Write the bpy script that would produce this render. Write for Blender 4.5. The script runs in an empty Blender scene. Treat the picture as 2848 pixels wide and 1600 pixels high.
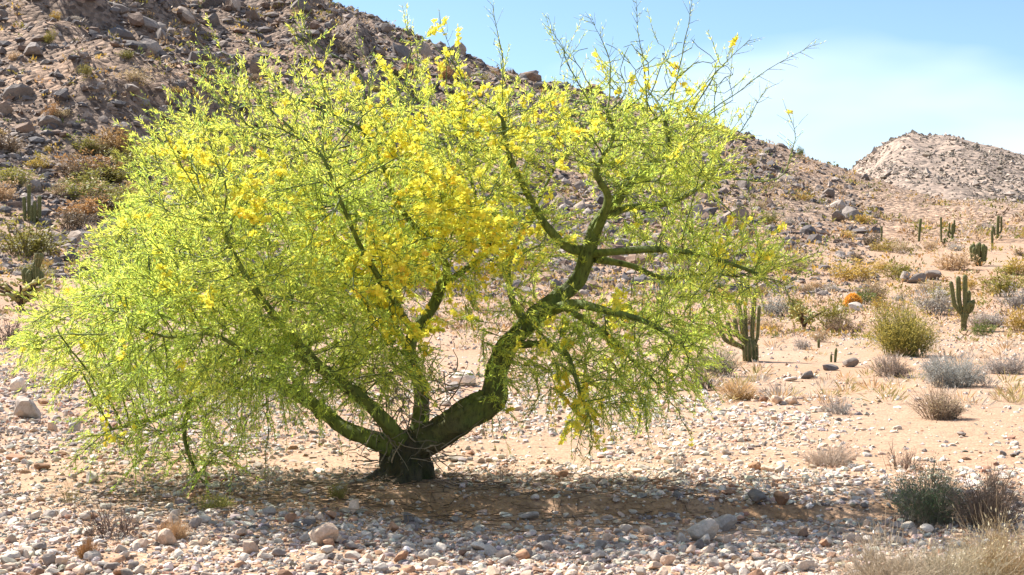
import bpy, math, random
import numpy as np
from mathutils import Vector, Matrix

# ------------------------------------------------------------------ camera, sky, sun, exposure
S = bpy.context.scene
C = S.collection
R = math.radians
FPX, CX, HZ, EYE = 3912.0, 1424.0, 800.0, 1.6      # photo pixels: focal length, centre, horizon; eye height in metres
cam = bpy.data.objects.new('camera', bpy.data.cameras.new('camera')); C.objects.link(cam)
cam.location = (0, 0, EYE); cam.rotation_euler = (R(90), 0, 0)
cam.data.sensor_width = 36; cam.data.lens = 36 * FPX / 2848
cam.data.clip_start = .1; cam.data.clip_end = 6000
S.camera = cam

SUN_EL, SUN_AZ = 46.0, -50.0                        # azimuth clockwise from +Y (the view direction): behind and to the left
w = bpy.data.worlds.new('World'); S.world = w; w.use_nodes = True
nt = w.node_tree; nt.nodes.clear()
sky = nt.nodes.new('ShaderNodeTexSky'); sky.sky_type = 'NISHITA'; sky.sun_disc = False
sky.sun_elevation = R(SUN_EL); sky.sun_rotation = R(SUN_AZ)
sky.altitude = 300; sky.air_density = 1.0; sky.dust_density = 0.25; sky.ozone_density = 4.5
bg = nt.nodes.new('ShaderNodeBackground'); bg.inputs['Strength'].default_value = 0.075
out = nt.nodes.new('ShaderNodeOutputWorld')
# thin high cloud veil over the whole sky
tc = nt.nodes.new('ShaderNodeTexCoord')
mp = nt.nodes.new('ShaderNodeMapping'); mp.inputs['Scale'].default_value = (1.0, 1.0, 3.0)
mp.inputs['Location'].default_value = (0.345, 0.35, 0.46)
nz = nt.nodes.new('ShaderNodeTexNoise'); nz.inputs['Scale'].default_value = 2.6; nz.inputs['Detail'].default_value = 4; nz.inputs['Roughness'].default_value = .45
mr = nt.nodes.new('ShaderNodeMapRange'); mr.inputs['From Min'].default_value = .45; mr.inputs['From Max'].default_value = .75
mr.inputs['To Min'].default_value = 0.0; mr.inputs['To Max'].default_value = .75
mx = nt.nodes.new('ShaderNodeMix'); mx.data_type = 'RGBA'
mx.inputs['B'].default_value = (8.2, 8.6, 9.2, 1)
nt.links.new(tc.outputs['Generated'], mp.inputs['Vector']); nt.links.new(mp.outputs[0], nz.inputs['Vector'])
nt.links.new(nz.outputs['Fac'], mr.inputs['Value']); nt.links.new(mr.outputs[0], mx.inputs['Factor'])
nt.links.new(sky.outputs[0], mx.inputs['A']); nt.links.new(mx.outputs['Result'], bg.inputs['Color'])
nt.links.new(bg.outputs[0], out.inputs['Surface'])

sl = bpy.data.lights.new('sun', 'SUN'); sl.energy = 5.0; sl.angle = R(.5); sl.color = (1.0, .95, .88)
so = bpy.data.objects.new('sun', sl); C.objects.link(so)
sd = Vector((math.sin(R(SUN_AZ)) * math.cos(R(SUN_EL)), math.cos(R(SUN_AZ)) * math.cos(R(SUN_EL)), math.sin(R(SUN_EL))))
so.rotation_euler = sd.to_track_quat('Z', 'Y').to_euler()
so.location = (-8, 8, 12)
S.view_settings.view_transform = 'Standard'; S.view_settings.look = 'None'
S.view_settings.gamma = 1; S.view_settings.use_curve_mapping = False
S.view_settings.exposure = 1.32

# ------------------------------------------------------------------ helpers
rng = np.random.default_rng(11)

def tag(o, label=None, cat=None, group=None, kind=None):
    if label: o['label'] = label
    if cat: o['category'] = cat
    if group: o['group'] = group
    if kind: o['kind'] = kind
    return o

def link(name, me, parent=None):
    o = bpy.data.objects.new(name, me); C.objects.link(o)
    if parent is not None: o.parent = parent
    return o

def empty(name, loc=(0, 0, 0), rz=0):
    o = bpy.data.objects.new(name, None); C.objects.link(o)
    o.location = loc; o.rotation_euler = (0, 0, rz); o.empty_display_size = .2
    return o

def make_mesh(name, V, F, tint=None, mat=None, smooth=True):
    """V (n,3), F (m,k) with one k, or a list of such arrays"""
    me = bpy.data.meshes.new(name)
    V = np.asarray(V, np.float32)
    Fs = F if isinstance(F, list) else [F]
    Fs = [np.asarray(f, np.int32) for f in Fs if len(f)]
    me.vertices.add(len(V)); me.vertices.foreach_set('co', V.ravel())
    loops = np.concatenate([f.ravel() for f in Fs])
    sizes = np.concatenate([np.full(len(f), f.shape[1], np.int32) for f in Fs])
    starts = np.concatenate([[0], np.cumsum(sizes)[:-1]]).astype(np.int32)
    me.loops.add(len(loops)); me.loops.foreach_set('vertex_index', loops)
    me.polygons.add(len(sizes)); me.polygons.foreach_set('loop_start', starts)
    try: me.polygons.foreach_set('loop_total', sizes)
    except Exception: pass
    me.update(calc_edges=True)
    me.polygons.foreach_set('use_smooth', np.full(len(sizes), smooth, bool))
    if tint is not None:
        t = np.ones((len(V), 4), np.float32); t[:, :3] = tint
        a = me.attributes.new('tint', 'FLOAT_COLOR', 'POINT'); a.data.foreach_set('color', t.ravel())
    if mat: me.materials.append(mat)
    me.validate(); me.update()
    return me

def _hash(i, j, s):
    h = (i.astype(np.int64) * 374761393 + j.astype(np.int64) * 668265263 + s * 1442695041) & 0xFFFFFFFF
    h = ((h ^ (h >> 13)) * 1274126177) & 0xFFFFFFFF
    return ((h ^ (h >> 16)) & 0xFFFF) / 65535.0

def vnoise(x, y, s=0):
    x = np.asarray(x, float); y = np.asarray(y, float)
    i = np.floor(x); j = np.floor(y); fx = x - i; fy = y - j
    fx = fx * fx * (3 - 2 * fx); fy = fy * fy * (3 - 2 * fy)
    i = i.astype(np.int64); j = j.astype(np.int64)
    a = _hash(i, j, s); b = _hash(i + 1, j, s); c = _hash(i, j + 1, s); d = _hash(i + 1, j + 1, s)
    return (a * (1 - fx) + b * fx) * (1 - fy) + (c * (1 - fx) + d * fx) * fy

def fbm(x, y, s=0, n=4):
    v = 0; a = .5; t = 0
    for k in range(n):
        v = v + a * (vnoise(x, y, s + k * 17) - .5) * 2; t += a; a *= .5; x = x * 2.03; y = y * 2.03
    return v / t

def sstep(a, b, x):
    t = np.clip((np.asarray(x, float) - a) / (b - a), 0, 1); return t * t * (3 - 2 * t)

# ------------------------------------------------------------------ terrain height
RK = np.array([0, 20, 30, 48, 80, 110, 150, 200, 260, 320, 420, 600, 1000, 4000.])
PK = np.array([-6000, -2500, 0, 900, 1500, 2050, 2350, 2600, 2848, 3500, 7000.])
ZK = np.array([
    [0, 0, .0, .3, 1.5, 4, 9, 16, 24, 26, 18, 8, 0, 0],
    [0, 0, .1, .8, 4.0, 10, 22, 42, 66, 70, 50, 20, 0, 0],
    [0, 0, .1, .9, 4.5, 11, 25, 46, 78, 84, 60, 24, 0, 0],
    [0, 0, .05, .6, 3.0, 8, 19, 35, 54.5, 55, 40, 16, 0, 0],
    [0, 0, .05, .5, 2.6, 6.5, 14, 26, 40.0, 40, 28, 10, 0, 0],
    [0, 0, .0, .3, 2.2, 5.0, 10.5, 19.5, 30.5, 31, 20, 8, 0, 0],
    [0, 0, .0, .2, 1.9, 4.0, 8.0, 14.5, 22.8, 22.5, 16, 8, 0, 0],
    [0, 0, .0, .1, 1.8, 3.8, 7.2, 11.5, 17.0, 18, 17, 12, 0, 0],
    [0, 0, .0, .1, 1.8, 3.7, 6.8, 10.5, 15.5, 17, 17, 12, 0, 0],
    [0, 0, .0, .1, 1.5, 3.4, 6.2, 9.5, 13.0, 15, 16, 12, 0, 0],
    [0, 0, .0, .1, 1.2, 2.5, 4.5, 6.5, 8.0, 9, 9, 7, 0, 0]])
FAR_PX = np.array([1700, 2000, 2200, 2352, 2385, 2433, 2477, 2525, 2599, 2665, 2710, 2765, 2848, 3100, 3500, 4200.])
FAR_PY = np.array([700, 600, 570, 512, 486, 455, 430, 417, 423, 428, 444, 460, 484, 560, 640, 720.])

SPURS = [([(180, 250), (420, 180), (560, 128)], 5.0, 13, 4.5), ([(640, 225), (860, 205), (1000, 180), (1090, 145)], 4.0, 12, 4.0), ([(30, 200), (200, 150), (330, 112)], 3.2, 9, 3.5), ([(1100, 205), (1330, 180), (1480, 150)], 2.5, 11, 4)]

def terrain(x, y):
    x = np.asarray(x, float); y = np.asarray(y, float)
    r = np.hypot(x, y)
    az = np.arctan2(x, y)
    front = 1 - sstep(R(55), R(100), np.abs(az))
    t = np.tan(np.clip(az, R(-60), R(60)))
    px = CX + FPX * t
    # columns -> smooth blend across the bearing
    zc = np.stack([np.interp(r, RK, row) for row in ZK])
    k = np.clip(np.searchsorted(PK, px) - 1, 0, len(PK) - 2)
    f = np.clip((px - PK[k]) / (PK[k + 1] - PK[k]), 0, 1)
    idx = np.arange(px.size).reshape(px.shape) if px.ndim else 0
    zf = zc.reshape(len(PK), -1); kk = np.ravel(k); ii = np.arange(kk.size); ff = np.ravel(f)
    z = (zf[kk, ii] * (1 - ff) + zf[kk + 1, ii] * ff).reshape(px.shape)
    # distant hill
    fz = EYE + (HZ - np.interp(px, FAR_PX, FAR_PY)) / FPX * 720
    q = (r - 720) / 300
    zfar = np.maximum(fz, 0) * np.exp(-q * q * 1.3)
    z = np.where(r > 380, np.maximum(z, zfar), z)
    z = z * front
    hill = sstep(2.5, 14, z)
    # gullies and spurs on the slopes, running down hill
    n1 = fbm(x / 26 + 3.1, y / 60, 5, 4)
    spur = 1 - np.abs(fbm(x / 34 + y / 90 + 7.7, y / 130, 9, 3)) * 2.2
    z = z + hill * (n1 * 1.6 + (spur - .4) * 2.2) * np.clip(r / 180, .2, 1.6) * (1 - .6 * sstep(380, 450, r)) * (1 - .75 * sstep(210, 262, r) * (1 - sstep(330, 420, r)))
    z = z + hill * fbm(x / 5, y / 5, 23, 3) * .5
    z = z + sstep(400, 470, r) * hill * (np.abs(fbm(x / 60 + 2, y / 170, 27, 3)) - .25) * -11
    for line, amp, wl, wr in SPURS:
        for (p0, r0), (p1, r1) in zip(line[:-1], line[1:]):
            ax, ay = (p0 - CX) / FPX * r0, r0; bx, by = (p1 - CX) / FPX * r1, r1
            vx, vy = bx - ax, by - ay; L2 = vx * vx + vy * vy
            u = ((x - ax) * vx + (y - ay) * vy) / L2
            d = ((x - ax) * -vy + (y - ay) * vx) / math.sqrt(L2)          # left of the line when walking down hill is east
            wd = np.where(d > 0, wr, wl)
            q = np.clip(u, 0, 1); e = np.hypot((x - ax - q * vx), (y - ay - q * vy))
            z = np.maximum(z, z + amp * hill * np.exp(-(e / wd) ** 2) * (.7 + .5 * fbm(x / 5, y / 5, 29, 2)))
    z = z + sstep(14, 45, r) * fbm(x / 9, y / 9, 31, 3) * .22 * sstep(14, 60, r)
    # near ground: soft swells and the low cut bank in front of the trunk
    near = 1 - sstep(18, 40, r)
    z = z + near * (fbm(x / 2.2, y / 2.2, 41, 3) * .035 + fbm(x / .5, y / .5, 43, 2) * .012)
    z = z + near * .07 * np.exp(-((x + .86) ** 2 + (y - 11.38) ** 2) / .22)
    yb = 10.75 + .16 * fbm(x / .9, 0 * x, 47, 3) - .10 * x
    m = sstep(-1.3, -.4, x) * (1 - sstep(2.4, 3.4, x))
    z = z - near * m * .10 * (1 - sstep(yb - .10, yb + .06, y)) * sstep(7.2, 10.0, y)
    return z

def px_of(x, y): return CX + FPX * x / y
def G(px, py, rmin=6.0):
    """first point of the terrain under a photo pixel"""
    rr = np.geomspace(rmin, 900, 2600)
    tx = (px - CX) / FPX
    yy = rr; xx = tx * yy
    zz = terrain(xx, yy)
    pz = EYE - (py - HZ) / FPX * yy
    hit = np.nonzero(zz >= pz)[0]
    i = hit[0] if len(hit) else len(rr) - 1
    return float(xx[i]), float(yy[i]), float(zz[i])

# ------------------------------------------------------------------ materials
def new_mat(name):
    m = bpy.data.materials.new(name); m.use_nodes = True
    n = m.node_tree; n.nodes.clear()
    return m, n, n.nodes.new('ShaderNodeOutputMaterial')

def node(n, t, **kw):
    x = n.nodes.new(t)
    for k, v in kw.items():
        if k in x.inputs: x.inputs[k].default_value = v
        else: setattr(x, k, v)
    return x

def ramp(n, fac, stops):
    c = n.nodes.new('ShaderNodeValToRGB'); e = c.color_ramp.elements
    e[0].position, e[0].color = stops[0][0], (*stops[0][1], 1)
    e[1].position, e[1].color = stops[-1][0], (*stops[-1][1], 1)
    for p, col in stops[1:-1]:
        k = e.new(p); k.color = (*col, 1)
    n.links.new(fac, c.inputs['Fac']); return c.outputs['Color']

def mul(n, a, b, fac=1.0, mode='MULTIPLY'):
    m = n.nodes.new('ShaderNodeMix'); m.data_type = 'RGBA'; m.blend_type = mode
    m.inputs['Factor'].default_value = fac
    n.links.new(a, m.inputs['A']); n.links.new(b, m.inputs['B']); return m.outputs['Result']

def attr(n): return node(n, 'ShaderNodeAttribute', attribute_name='tint').outputs['Color']

def stone_mat(name, scale=14, bump=.4, dist=.02, objrand=False):
    m, n, o = new_mat(name)
    tcn = n.nodes.new('ShaderNodeNewGeometry')
    a = node(n, 'ShaderNodeTexNoise', Scale=scale, Detail=5, Roughness=.65); n.links.new(tcn.outputs['Position'], a.inputs['Vector'])
    b = node(n, 'ShaderNodeTexNoise', Scale=scale * 5, Detail=3, Roughness=.6); n.links.new(tcn.outputs['Position'], b.inputs['Vector'])
    v = ramp(n, a.outputs['Fac'], [(.25, (.62, .60, .58)), (.55, (1, 1, 1)), (.8, (1.22, 1.16, 1.08))])
    v2 = ramp(n, b.outputs['Fac'], [(.3, (.8, .8, .8)), (.7, (1.12, 1.1, 1.08))])
    c = mul(n, mul(n, attr(n), v), v2)
    if objrand:
        oi = n.nodes.new('ShaderNodeObjectInfo')
        c = mul(n, c, ramp(n, oi.outputs['Random'], [(0, (.72, .72, .74)), (.5, (1, .97, .93)), (1, (1.25, 1.22, 1.18))]))
    p = node(n, 'ShaderNodeBsdfPrincipled', Roughness=.88); p.inputs['Specular IOR Level'].default_value = .25
    bp = node(n, 'ShaderNodeBump', Strength=bump, Distance=dist); n.links.new(a.outputs['Fac'], bp.inputs['Height'])
    n.links.new(bp.outputs[0], p.inputs['Normal']); n.links.new(c, p.inputs['Base Color']); n.links.new(p.outputs[0], o.inputs['Surface'])
    return m

def leaf_mat(name, trans=.45, objrand=0.0, rough=.6):
    m, n, o = new_mat(name)
    c = attr(n)
    if objrand:
        oi = n.nodes.new('ShaderNodeObjectInfo')
        k = objrand
        c = mul(n, c, ramp(n, oi.outputs['Random'], [(0, (1 - k, 1 - .8 * k, 1 - .6 * k)), (.35, (1 + .4 * k, 1, 1 - .2 * k)), (.7, (1 - .3 * k, 1, 1)), (1, (1 + k, 1 + .9 * k, 1 + k))]))
    p = node(n, 'ShaderNodeBsdfPrincipled', Roughness=rough); p.inputs['Specular IOR Level'].default_value = .25
    t = n.nodes.new('ShaderNodeBsdfTranslucent')
    ms = node(n, 'ShaderNodeMixShader', Fac=trans)
    n.links.new(c, p.inputs['Base Color']); n.links.new(c, t.inputs['Color'])
    n.links.new(p.outputs[0], ms.inputs[1]); n.links.new(t.outputs[0], ms.inputs[2]); n.links.new(ms.outputs[0], o.inputs['Surface'])
    return m

def bark_mat(name, scale=18, bump=.6, dist=.02):
    m, n, o = new_mat(name)
    tcn = n.nodes.new('ShaderNodeNewGeometry')
    mpn = node(n, 'ShaderNodeMapping', Scale=(1, 1, .35)); n.links.new(tcn.outputs['Position'], mpn.inputs['Vector'])
    a = node(n, 'ShaderNodeTexNoise', Scale=scale, Detail=6, Roughness=.7); n.links.new(mpn.outputs[0], a.inputs['Vector'])
    v = ramp(n, a.outputs['Fac'], [(.32, (.28, .25, .23)), (.5, (1, 1, 1)), (.62, (1.25, 1.2, 1.05)), (.76, (2.1, 1.95, 1.45))])
    p = node(n, 'ShaderNodeBsdfPrincipled', Roughness=.75); p.inputs['Specular IOR Level'].default_value = .3
    bp = node(n, 'ShaderNodeBump', Strength=bump, Distance=dist); n.links.new(a.outputs['Fac'], bp.inputs['Height'])
    n.links.new(bp.outputs[0], p.inputs['Normal']); n.links.new(mul(n, attr(n), v), p.inputs['Base Color']); n.links.new(p.outputs[0], o.inputs['Surface'])
    return m

def ground_mat(name, scale, stops, bump, dist, speck=None):
    m, n, o = new_mat(name)
    tcn = n.nodes.new('ShaderNodeNewGeometry')
    a = node(n, 'ShaderNodeTexNoise', Scale=scale, Detail=8, Roughness=.68); n.links.new(tcn.outputs['Position'], a.inputs['Vector'])
    c = mul(n, attr(n), ramp(n, a.outputs['Fac'], stops))
    h = a.outputs['Fac']
    if speck:
        vz = node(n, 'ShaderNodeTexVoronoi', Scale=speck[0]); n.links.new(tcn.outputs['Position'], vz.inputs['Vector'])
        vz.inputs['Randomness'].default_value = 1
        sp = n.nodes.new('ShaderNodeSeparateColor'); n.links.new(vz.outputs['Color'], sp.inputs[0])
        c = mul(n, c, ramp(n, sp.outputs[0], speck[1]))
        ad = node(n, 'ShaderNodeMath', operation='MULTIPLY_ADD'); n.links.new(vz.outputs['Distance'], ad.inputs[0])
        ad.inputs[1].default_value = -speck[2]; n.links.new(h, ad.inputs[2]); h = ad.outputs[0]
    p = node(n, 'ShaderNodeBsdfPrincipled', Roughness=.95); p.inputs['Specular IOR Level'].default_value = .1
    bp = node(n, 'ShaderNodeBump', Strength=bump, Distance=dist); n.links.new(h, bp.inputs['Height'])
    n.links.new(bp.outputs[0], p.inputs['Normal']); n.links.new(c, p.inputs['Base Color']); n.links.new(p.outputs[0], o.inputs['Surface'])
    return m

M_sand = ground_mat('sandy_soil', 6, [(.25, (.72, .68, .64)), (.5, (1, 1, 1)), (.78, (1.12, 1.12, 1.12))], .5, .03,
                    (38, [(0, (.72, .7, .7)), (.35, (1, 1, 1)), (.8, (1.05, 1.05, 1.05)), (1, (1.3, 1.3, 1.3))], .5))
M_hill = ground_mat('rocky_slope', 1.1, [(.3, (.55, .52, .5)), (.5, (1, 1, 1)), (.75, (1.3, 1.25, 1.2))], .8, .5,
                    (1.7, [(0, (.45, .44, .45)), (.3, (.85, .82, .8)), (.7, (1.1, 1.08, 1.05)), (1, (1.5, 1.45, 1.4))], .8))
M_far = ground_mat('far_slope', .22, [(.3, (.62, .6, .62)), (.5, (1, 1, 1)), (.75, (1.25, 1.2, 1.18))], .7, .6,
                   (.5, [(0, (.35, .36, .38)), (.22, (.8, .8, .8)), (.7, (1.08, 1.06, 1.05)), (1, (1.4, 1.36, 1.32))], .8))
M_gravel = stone_mat('gravel_stone', 22, .35, .01)
M_stone = stone_mat('river_stone', 16, .4, .012, True)
M_boulder = stone_mat('boulder_rock', 2.2, .7, .12, True)
M_leaf = leaf_mat('palo_verde_leaf', .65)
M_flower = leaf_mat('yellow_petal', .5)
M_shrub = leaf_mat('shrub_leaf', .3, .22)
M_dry = leaf_mat('dry_stem', .25, .15)
M_bark = bark_mat('tree_bark', 24, 1.0, .035)
M_limb = bark_mat('green_bark', 26, .8, .015)
M_cactus = bark_mat('cactus_skin', 30, .3, .01)
M_barrel = leaf_mat('barrel_cactus_spines', .35)

# ------------------------------------------------------------------ ground, hillside, distant hill: one height field cut in three
def build_ground():
    az = np.concatenate([np.arange(-180, -24, 6.0), np.arange(-24, 24.01, .2), np.arange(30, 180, 6.0)])
    az = np.radians(az)
    rr = np.concatenate([[1.5, 3.0, 4.5], np.geomspace(6, 1500, 400), [2200, 3200, 4500]])
    A, Rr = np.meshgrid(az, rr)
    X = np.sin(A) * Rr; Y = np.cos(A) * Rr
    Z = terrain(X, Y)
    na, nr = len(az), len(rr)
    V = np.stack([X, Y, Z], -1).reshape(-1, 3)
    i, j = np.meshgrid(np.arange(nr - 1), np.arange(na), indexing='ij')
    j2 = (j + 1) % na
    F = np.stack([i * na + j, i * na + j2, (i + 1) * na + j2, (i + 1) * na + j], -1).reshape(-1, 4)
    # soil colour
    x, y, z = V.T
    r = np.hypot(x, y)
    sand = np.array([.365, .225, .138]); pale = np.array([.395, .28, .195]); brown = np.array([.33, .20, .11]); rock = np.array([.215, .168, .135]); grey = np.array([.30, .235, .185])
    t = np.clip(fbm(x / 3, y / 3, 61, 4) * .5 + .5, 0, 1)[:, None]
    col = sand * (1 - t) + pale * t
    # litter-brown earth on the cut bank and under the crown
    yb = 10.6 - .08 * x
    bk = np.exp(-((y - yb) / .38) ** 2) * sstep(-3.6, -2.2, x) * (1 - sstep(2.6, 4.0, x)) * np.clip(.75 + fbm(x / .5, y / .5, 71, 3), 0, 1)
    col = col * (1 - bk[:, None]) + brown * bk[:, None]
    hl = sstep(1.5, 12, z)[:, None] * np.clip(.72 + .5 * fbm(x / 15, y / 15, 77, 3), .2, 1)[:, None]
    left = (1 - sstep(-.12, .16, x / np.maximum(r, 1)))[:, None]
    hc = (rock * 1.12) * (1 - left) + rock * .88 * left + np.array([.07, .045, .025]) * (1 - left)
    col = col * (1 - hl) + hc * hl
    fr = sstep(400, 480, r)[:, None]
    col = col * (1 - fr) + grey * fr
    fz = z[F].mean(1); frr = r[F].mean(1)
    isfar = frr > 430
    ishill = (~isfar) & (frr > 62) & (fz > 5.5)
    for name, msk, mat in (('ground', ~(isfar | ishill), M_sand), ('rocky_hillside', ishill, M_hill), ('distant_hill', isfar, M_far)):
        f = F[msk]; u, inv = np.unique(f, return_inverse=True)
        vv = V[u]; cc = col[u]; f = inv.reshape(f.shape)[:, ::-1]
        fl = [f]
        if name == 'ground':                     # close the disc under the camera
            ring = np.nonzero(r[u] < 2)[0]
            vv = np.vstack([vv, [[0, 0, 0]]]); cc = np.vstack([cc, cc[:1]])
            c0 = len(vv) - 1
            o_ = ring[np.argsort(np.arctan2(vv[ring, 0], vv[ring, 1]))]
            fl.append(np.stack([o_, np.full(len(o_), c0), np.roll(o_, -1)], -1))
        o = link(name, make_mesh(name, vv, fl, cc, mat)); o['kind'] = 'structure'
build_ground()

# ------------------------------------------------------------------ stones
def ico(sub):
    t = (1 + 5 ** .5) / 2
    v = np.array([(-1, t, 0), (1, t, 0), (-1, -t, 0), (1, -t, 0), (0, -1, t), (0, 1, t), (0, -1, -t), (0, 1, -t), (t, 0, -1), (t, 0, 1), (-t, 0, -1), (-t, 0, 1)], float)
    v /= np.linalg.norm(v[0])
    f = [(0, 11, 5), (0, 5, 1), (0, 1, 7), (0, 7, 10), (0, 10, 11), (1, 5, 9), (5, 11, 4), (11, 10, 2), (10, 7, 6), (7, 1, 8), (3, 9, 4), (3, 4, 2), (3, 2, 6), (3, 6, 8), (3, 8, 9), (4, 9, 5), (2, 4, 11), (6, 2, 10), (8, 6, 7), (9, 8, 1)]
    v = [tuple(a) for a in v]
    for _ in range(sub):
        cache = {}; nf = []
        def mid(a, b):
            k = (min(a, b), max(a, b))
            if k not in cache:
                m = (np.array(v[a]) + v[b]); m /= np.linalg.norm(m); v.append(tuple(m)); cache[k] = len(v) - 1
            return cache[k]
        for a, b, c in f:
            ab, bc, ca = mid(a, b), mid(b, c), mid(c, a)
            nf += [(a, ab, ca), (b, bc, ab), (c, ca, bc), (ab, bc, ca)]
        f = nf
    return np.array(v), np.array(f)

def rock_shape(sub, seed, cuts=7, flat=.68, rough=.05):
    """a worn stone: sphere squeezed by random planes, then flattened"""
    g = np.random.default_rng(seed)
    v, f = ico(sub); v = v.copy()
    for _ in range(cuts):
        d = g.normal(size=3); d /= np.linalg.norm(d); h = g.uniform(.38, .78)
        p = v @ d; over = np.maximum(p - h, 0)
        v -= np.outer(over * .88, d)
    v *= 1 + g.normal(0, rough, len(v))[:, None]
    v *= np.array([g.uniform(.85, 1.25), g.uniform(.75, 1.05), flat * g.uniform(.8, 1.15)])
    return v, f

PROTO1 = [rock_shape(1, 100 + k, 9) for k in range(14)]
def octa(seed):
    g = np.random.default_rng(seed)
    v = np.array([(1, 0, 0), (-1, 0, 0), (0, 1, 0), (0, -1, 0), (0, 0, 1), (0, 0, -1)], float)
    v = v * g.uniform(.65, 1.2, (6, 1)) + g.normal(0, .16, (6, 3)); v[:, 2] *= .75
    return v, np.array([(0, 2, 4), (2, 1, 4), (1, 3, 4), (3, 0, 4), (2, 0, 5), (1, 2, 5), (3, 1, 5), (0, 3, 5)])
PROTO8 = [octa(400 + k) for k in range(14)]
PROTO0 = [rock_shape(0, 200 + k, 5, .62, .17) for k in range(14)]

def rotz(a):
    c, s = np.cos(a), np.sin(a); z = np.zeros_like(a); o = np.ones_like(a)
    return np.stack([np.stack([c, -s, z], -1), np.stack([s, c, z], -1), np.stack([z, z, o], -1)], -2)
def rotx(a):
    c, s = np.cos(a), np.sin(a); z = np.zeros_like(a); o = np.ones_like(a)
    return np.stack([np.stack([o, z, z], -1), np.stack([z, c, -s], -1), np.stack([z, s, c], -1)], -2)

def merge_stones(protos, pos, size, yaw, tilt, col, which):
    Vs, Fs, Cs = [], [], []; off = 0
    for k, (v, f) in enumerate(protos):
        m = np.nonzero(which == k)[0]
        if not len(m): continue
        Rm = rotz(yaw[m]) @ rotx(tilt[m])
        vv = np.einsum('nij,vj->nvi', Rm, v) * size[m][:, None, None] + pos[m][:, None, :]
        ff = f[None] + (np.arange(len(m)) * len(v))[:, None, None] + off
        Vs.append(vv.reshape(-1, 3)); Fs.append(ff.reshape(-1, 3)); Cs.append(np.repeat(col[m], len(v), 0)); off += vv.shape[0] * vv.shape[1]
    return np.vstack(Vs), np.vstack(Fs), np.vstack(Cs)

STONE_COL = {'pale grey': (.49, .43, .365), 'pinkish tan': (.54, .41, .31), 'dark grey': (.24, .205, .18), 'rusty brown': (.36, .21, .13), 'off white': (.66, .58, .485)}
CN = list(STONE_COL)

def ell(px, py, cx, cy, rx, ry): return np.exp(-(((px - cx) / rx) ** 2 + ((py - cy) / ry) ** 2) ** 1.5)

def gravel_density(x, y):
    px = px_of(x, y); py = HZ + FPX * EYE / y
    d = np.full_like(x, .42)
    d = np.maximum(d, sstep(1385, 1430, py) * 1.35)
    d = np.maximum(d, .85 * sstep(1060, 1120, py) * sstep(1150, 1300, px) * (1 - sstep(2300, 2550, px)) * (1 - sstep(1400, 1440, py)))
    d = np.maximum(d, 1.2 * (1 - sstep(650, 1000, px)) * sstep(960, 1040, py))
    for (cx, cy, rx, ry, a) in ((150, 1345, 230, 38, .85), (1850, 1570, 110, 36, .8), (600, 1395, 420, 26, .6), (1560, 1245, 250, 36, .85), (1500, 1385, 520, 26, .7),
                                (2600, 1190, 330, 90, .85), (2500, 1060, 600, 60, .75), (2250, 1275, 160, 26, .6), (820, 1530, 160, 22, .45), (300, 1545, 140, 20, .4), (2150, 985, 330, 45, .7)):
        d = d * (1 - a * ell(px, py, cx, cy, rx, ry))
    d = d * (1 - .9 * np.exp(-((x + .86) ** 2 + (y - 11.3) ** 2) / .16))
    d = d * np.clip(.75 + .75 * fbm(x / 1.1, y / 1.1, 83, 3), .1, 1.2)
    return d

def scatter_gravel():
    P = []
    # (y range, candidates per m2, log-mean radius, sigma)
    for (y0, y1, dens, lm, sg) in ((7.0, 9.5, 1350, math.log(.0138), .56), (9.5, 12.5, 950, math.log(.0155), .55), (12.5, 17, 330, math.log(.020), .54), (17, 26, 150, math.log(.028), .6), (26, 60, 30, math.log(.05), .6)):
        area = .5 * (y1 ** 2 - y0 ** 2) * 2 * .41
        n = int(area * dens)
        y = np.sqrt(rng.uniform(y0 ** 2, y1 ** 2, n)); x = rng.uniform(-.41, .41, n) * y
        k = rng.random(n) < gravel_density(x, y)
        x, y = x[k], y[k]
        s = np.exp(rng.normal(lm, sg, len(x))).clip(.007, .058)
        P.append(np.stack([x, y, s], -1))
    P = np.vstack(P)
    x, y, s = P.T
    z = terrain(x, y)
    n = len(x)
    px = px_of(x, y); py = HZ + FPX * EYE / y
    wht = np.array([.34, .26, .16, .10, .14])[None] * np.ones((n, 1))
    right = sstep(1200, 1500, px) * (1 - sstep(1330, 1420, py))
    wht[:, 4] += .35 * right; wht[:, 2] *= 1 - .6 * right
    wht[:, 3] += .12 * (px < 500) * (py < 1340) + .2 * ell(px, py, 1700, 1360, 500, 40)
    wht /= wht.sum(1)[:, None]
    ci = (rng.random(n)[:, None] > np.cumsum(wht, 1)).sum(1).clip(0, 4)
    col = np.array([STONE_COL[c] for c in CN])[ci] * np.exp(rng.normal(0, .16, (n, 1))) * np.exp(rng.normal(0, .04, (n, 3)))
    pos = np.stack([x, y, z + s * rng.uniform(-.15, .28, n)], -1)
    yaw = rng.uniform(0, 6.28, n); tilt = rng.normal(0, .35, n)
    return pos, s, yaw, tilt, col.clip(0, .8), ci

gp, gs, gy, gt, gc, gci = scatter_gravel()
app = gs / gp[:, 1]
order = np.argsort(-app)
inview = np.abs(px_of(gp[:, 0], gp[:, 1]) - CX) < 1400
order = order[inview[order]][:270]
single = np.zeros(len(gs), bool); single[order] = True
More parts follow.
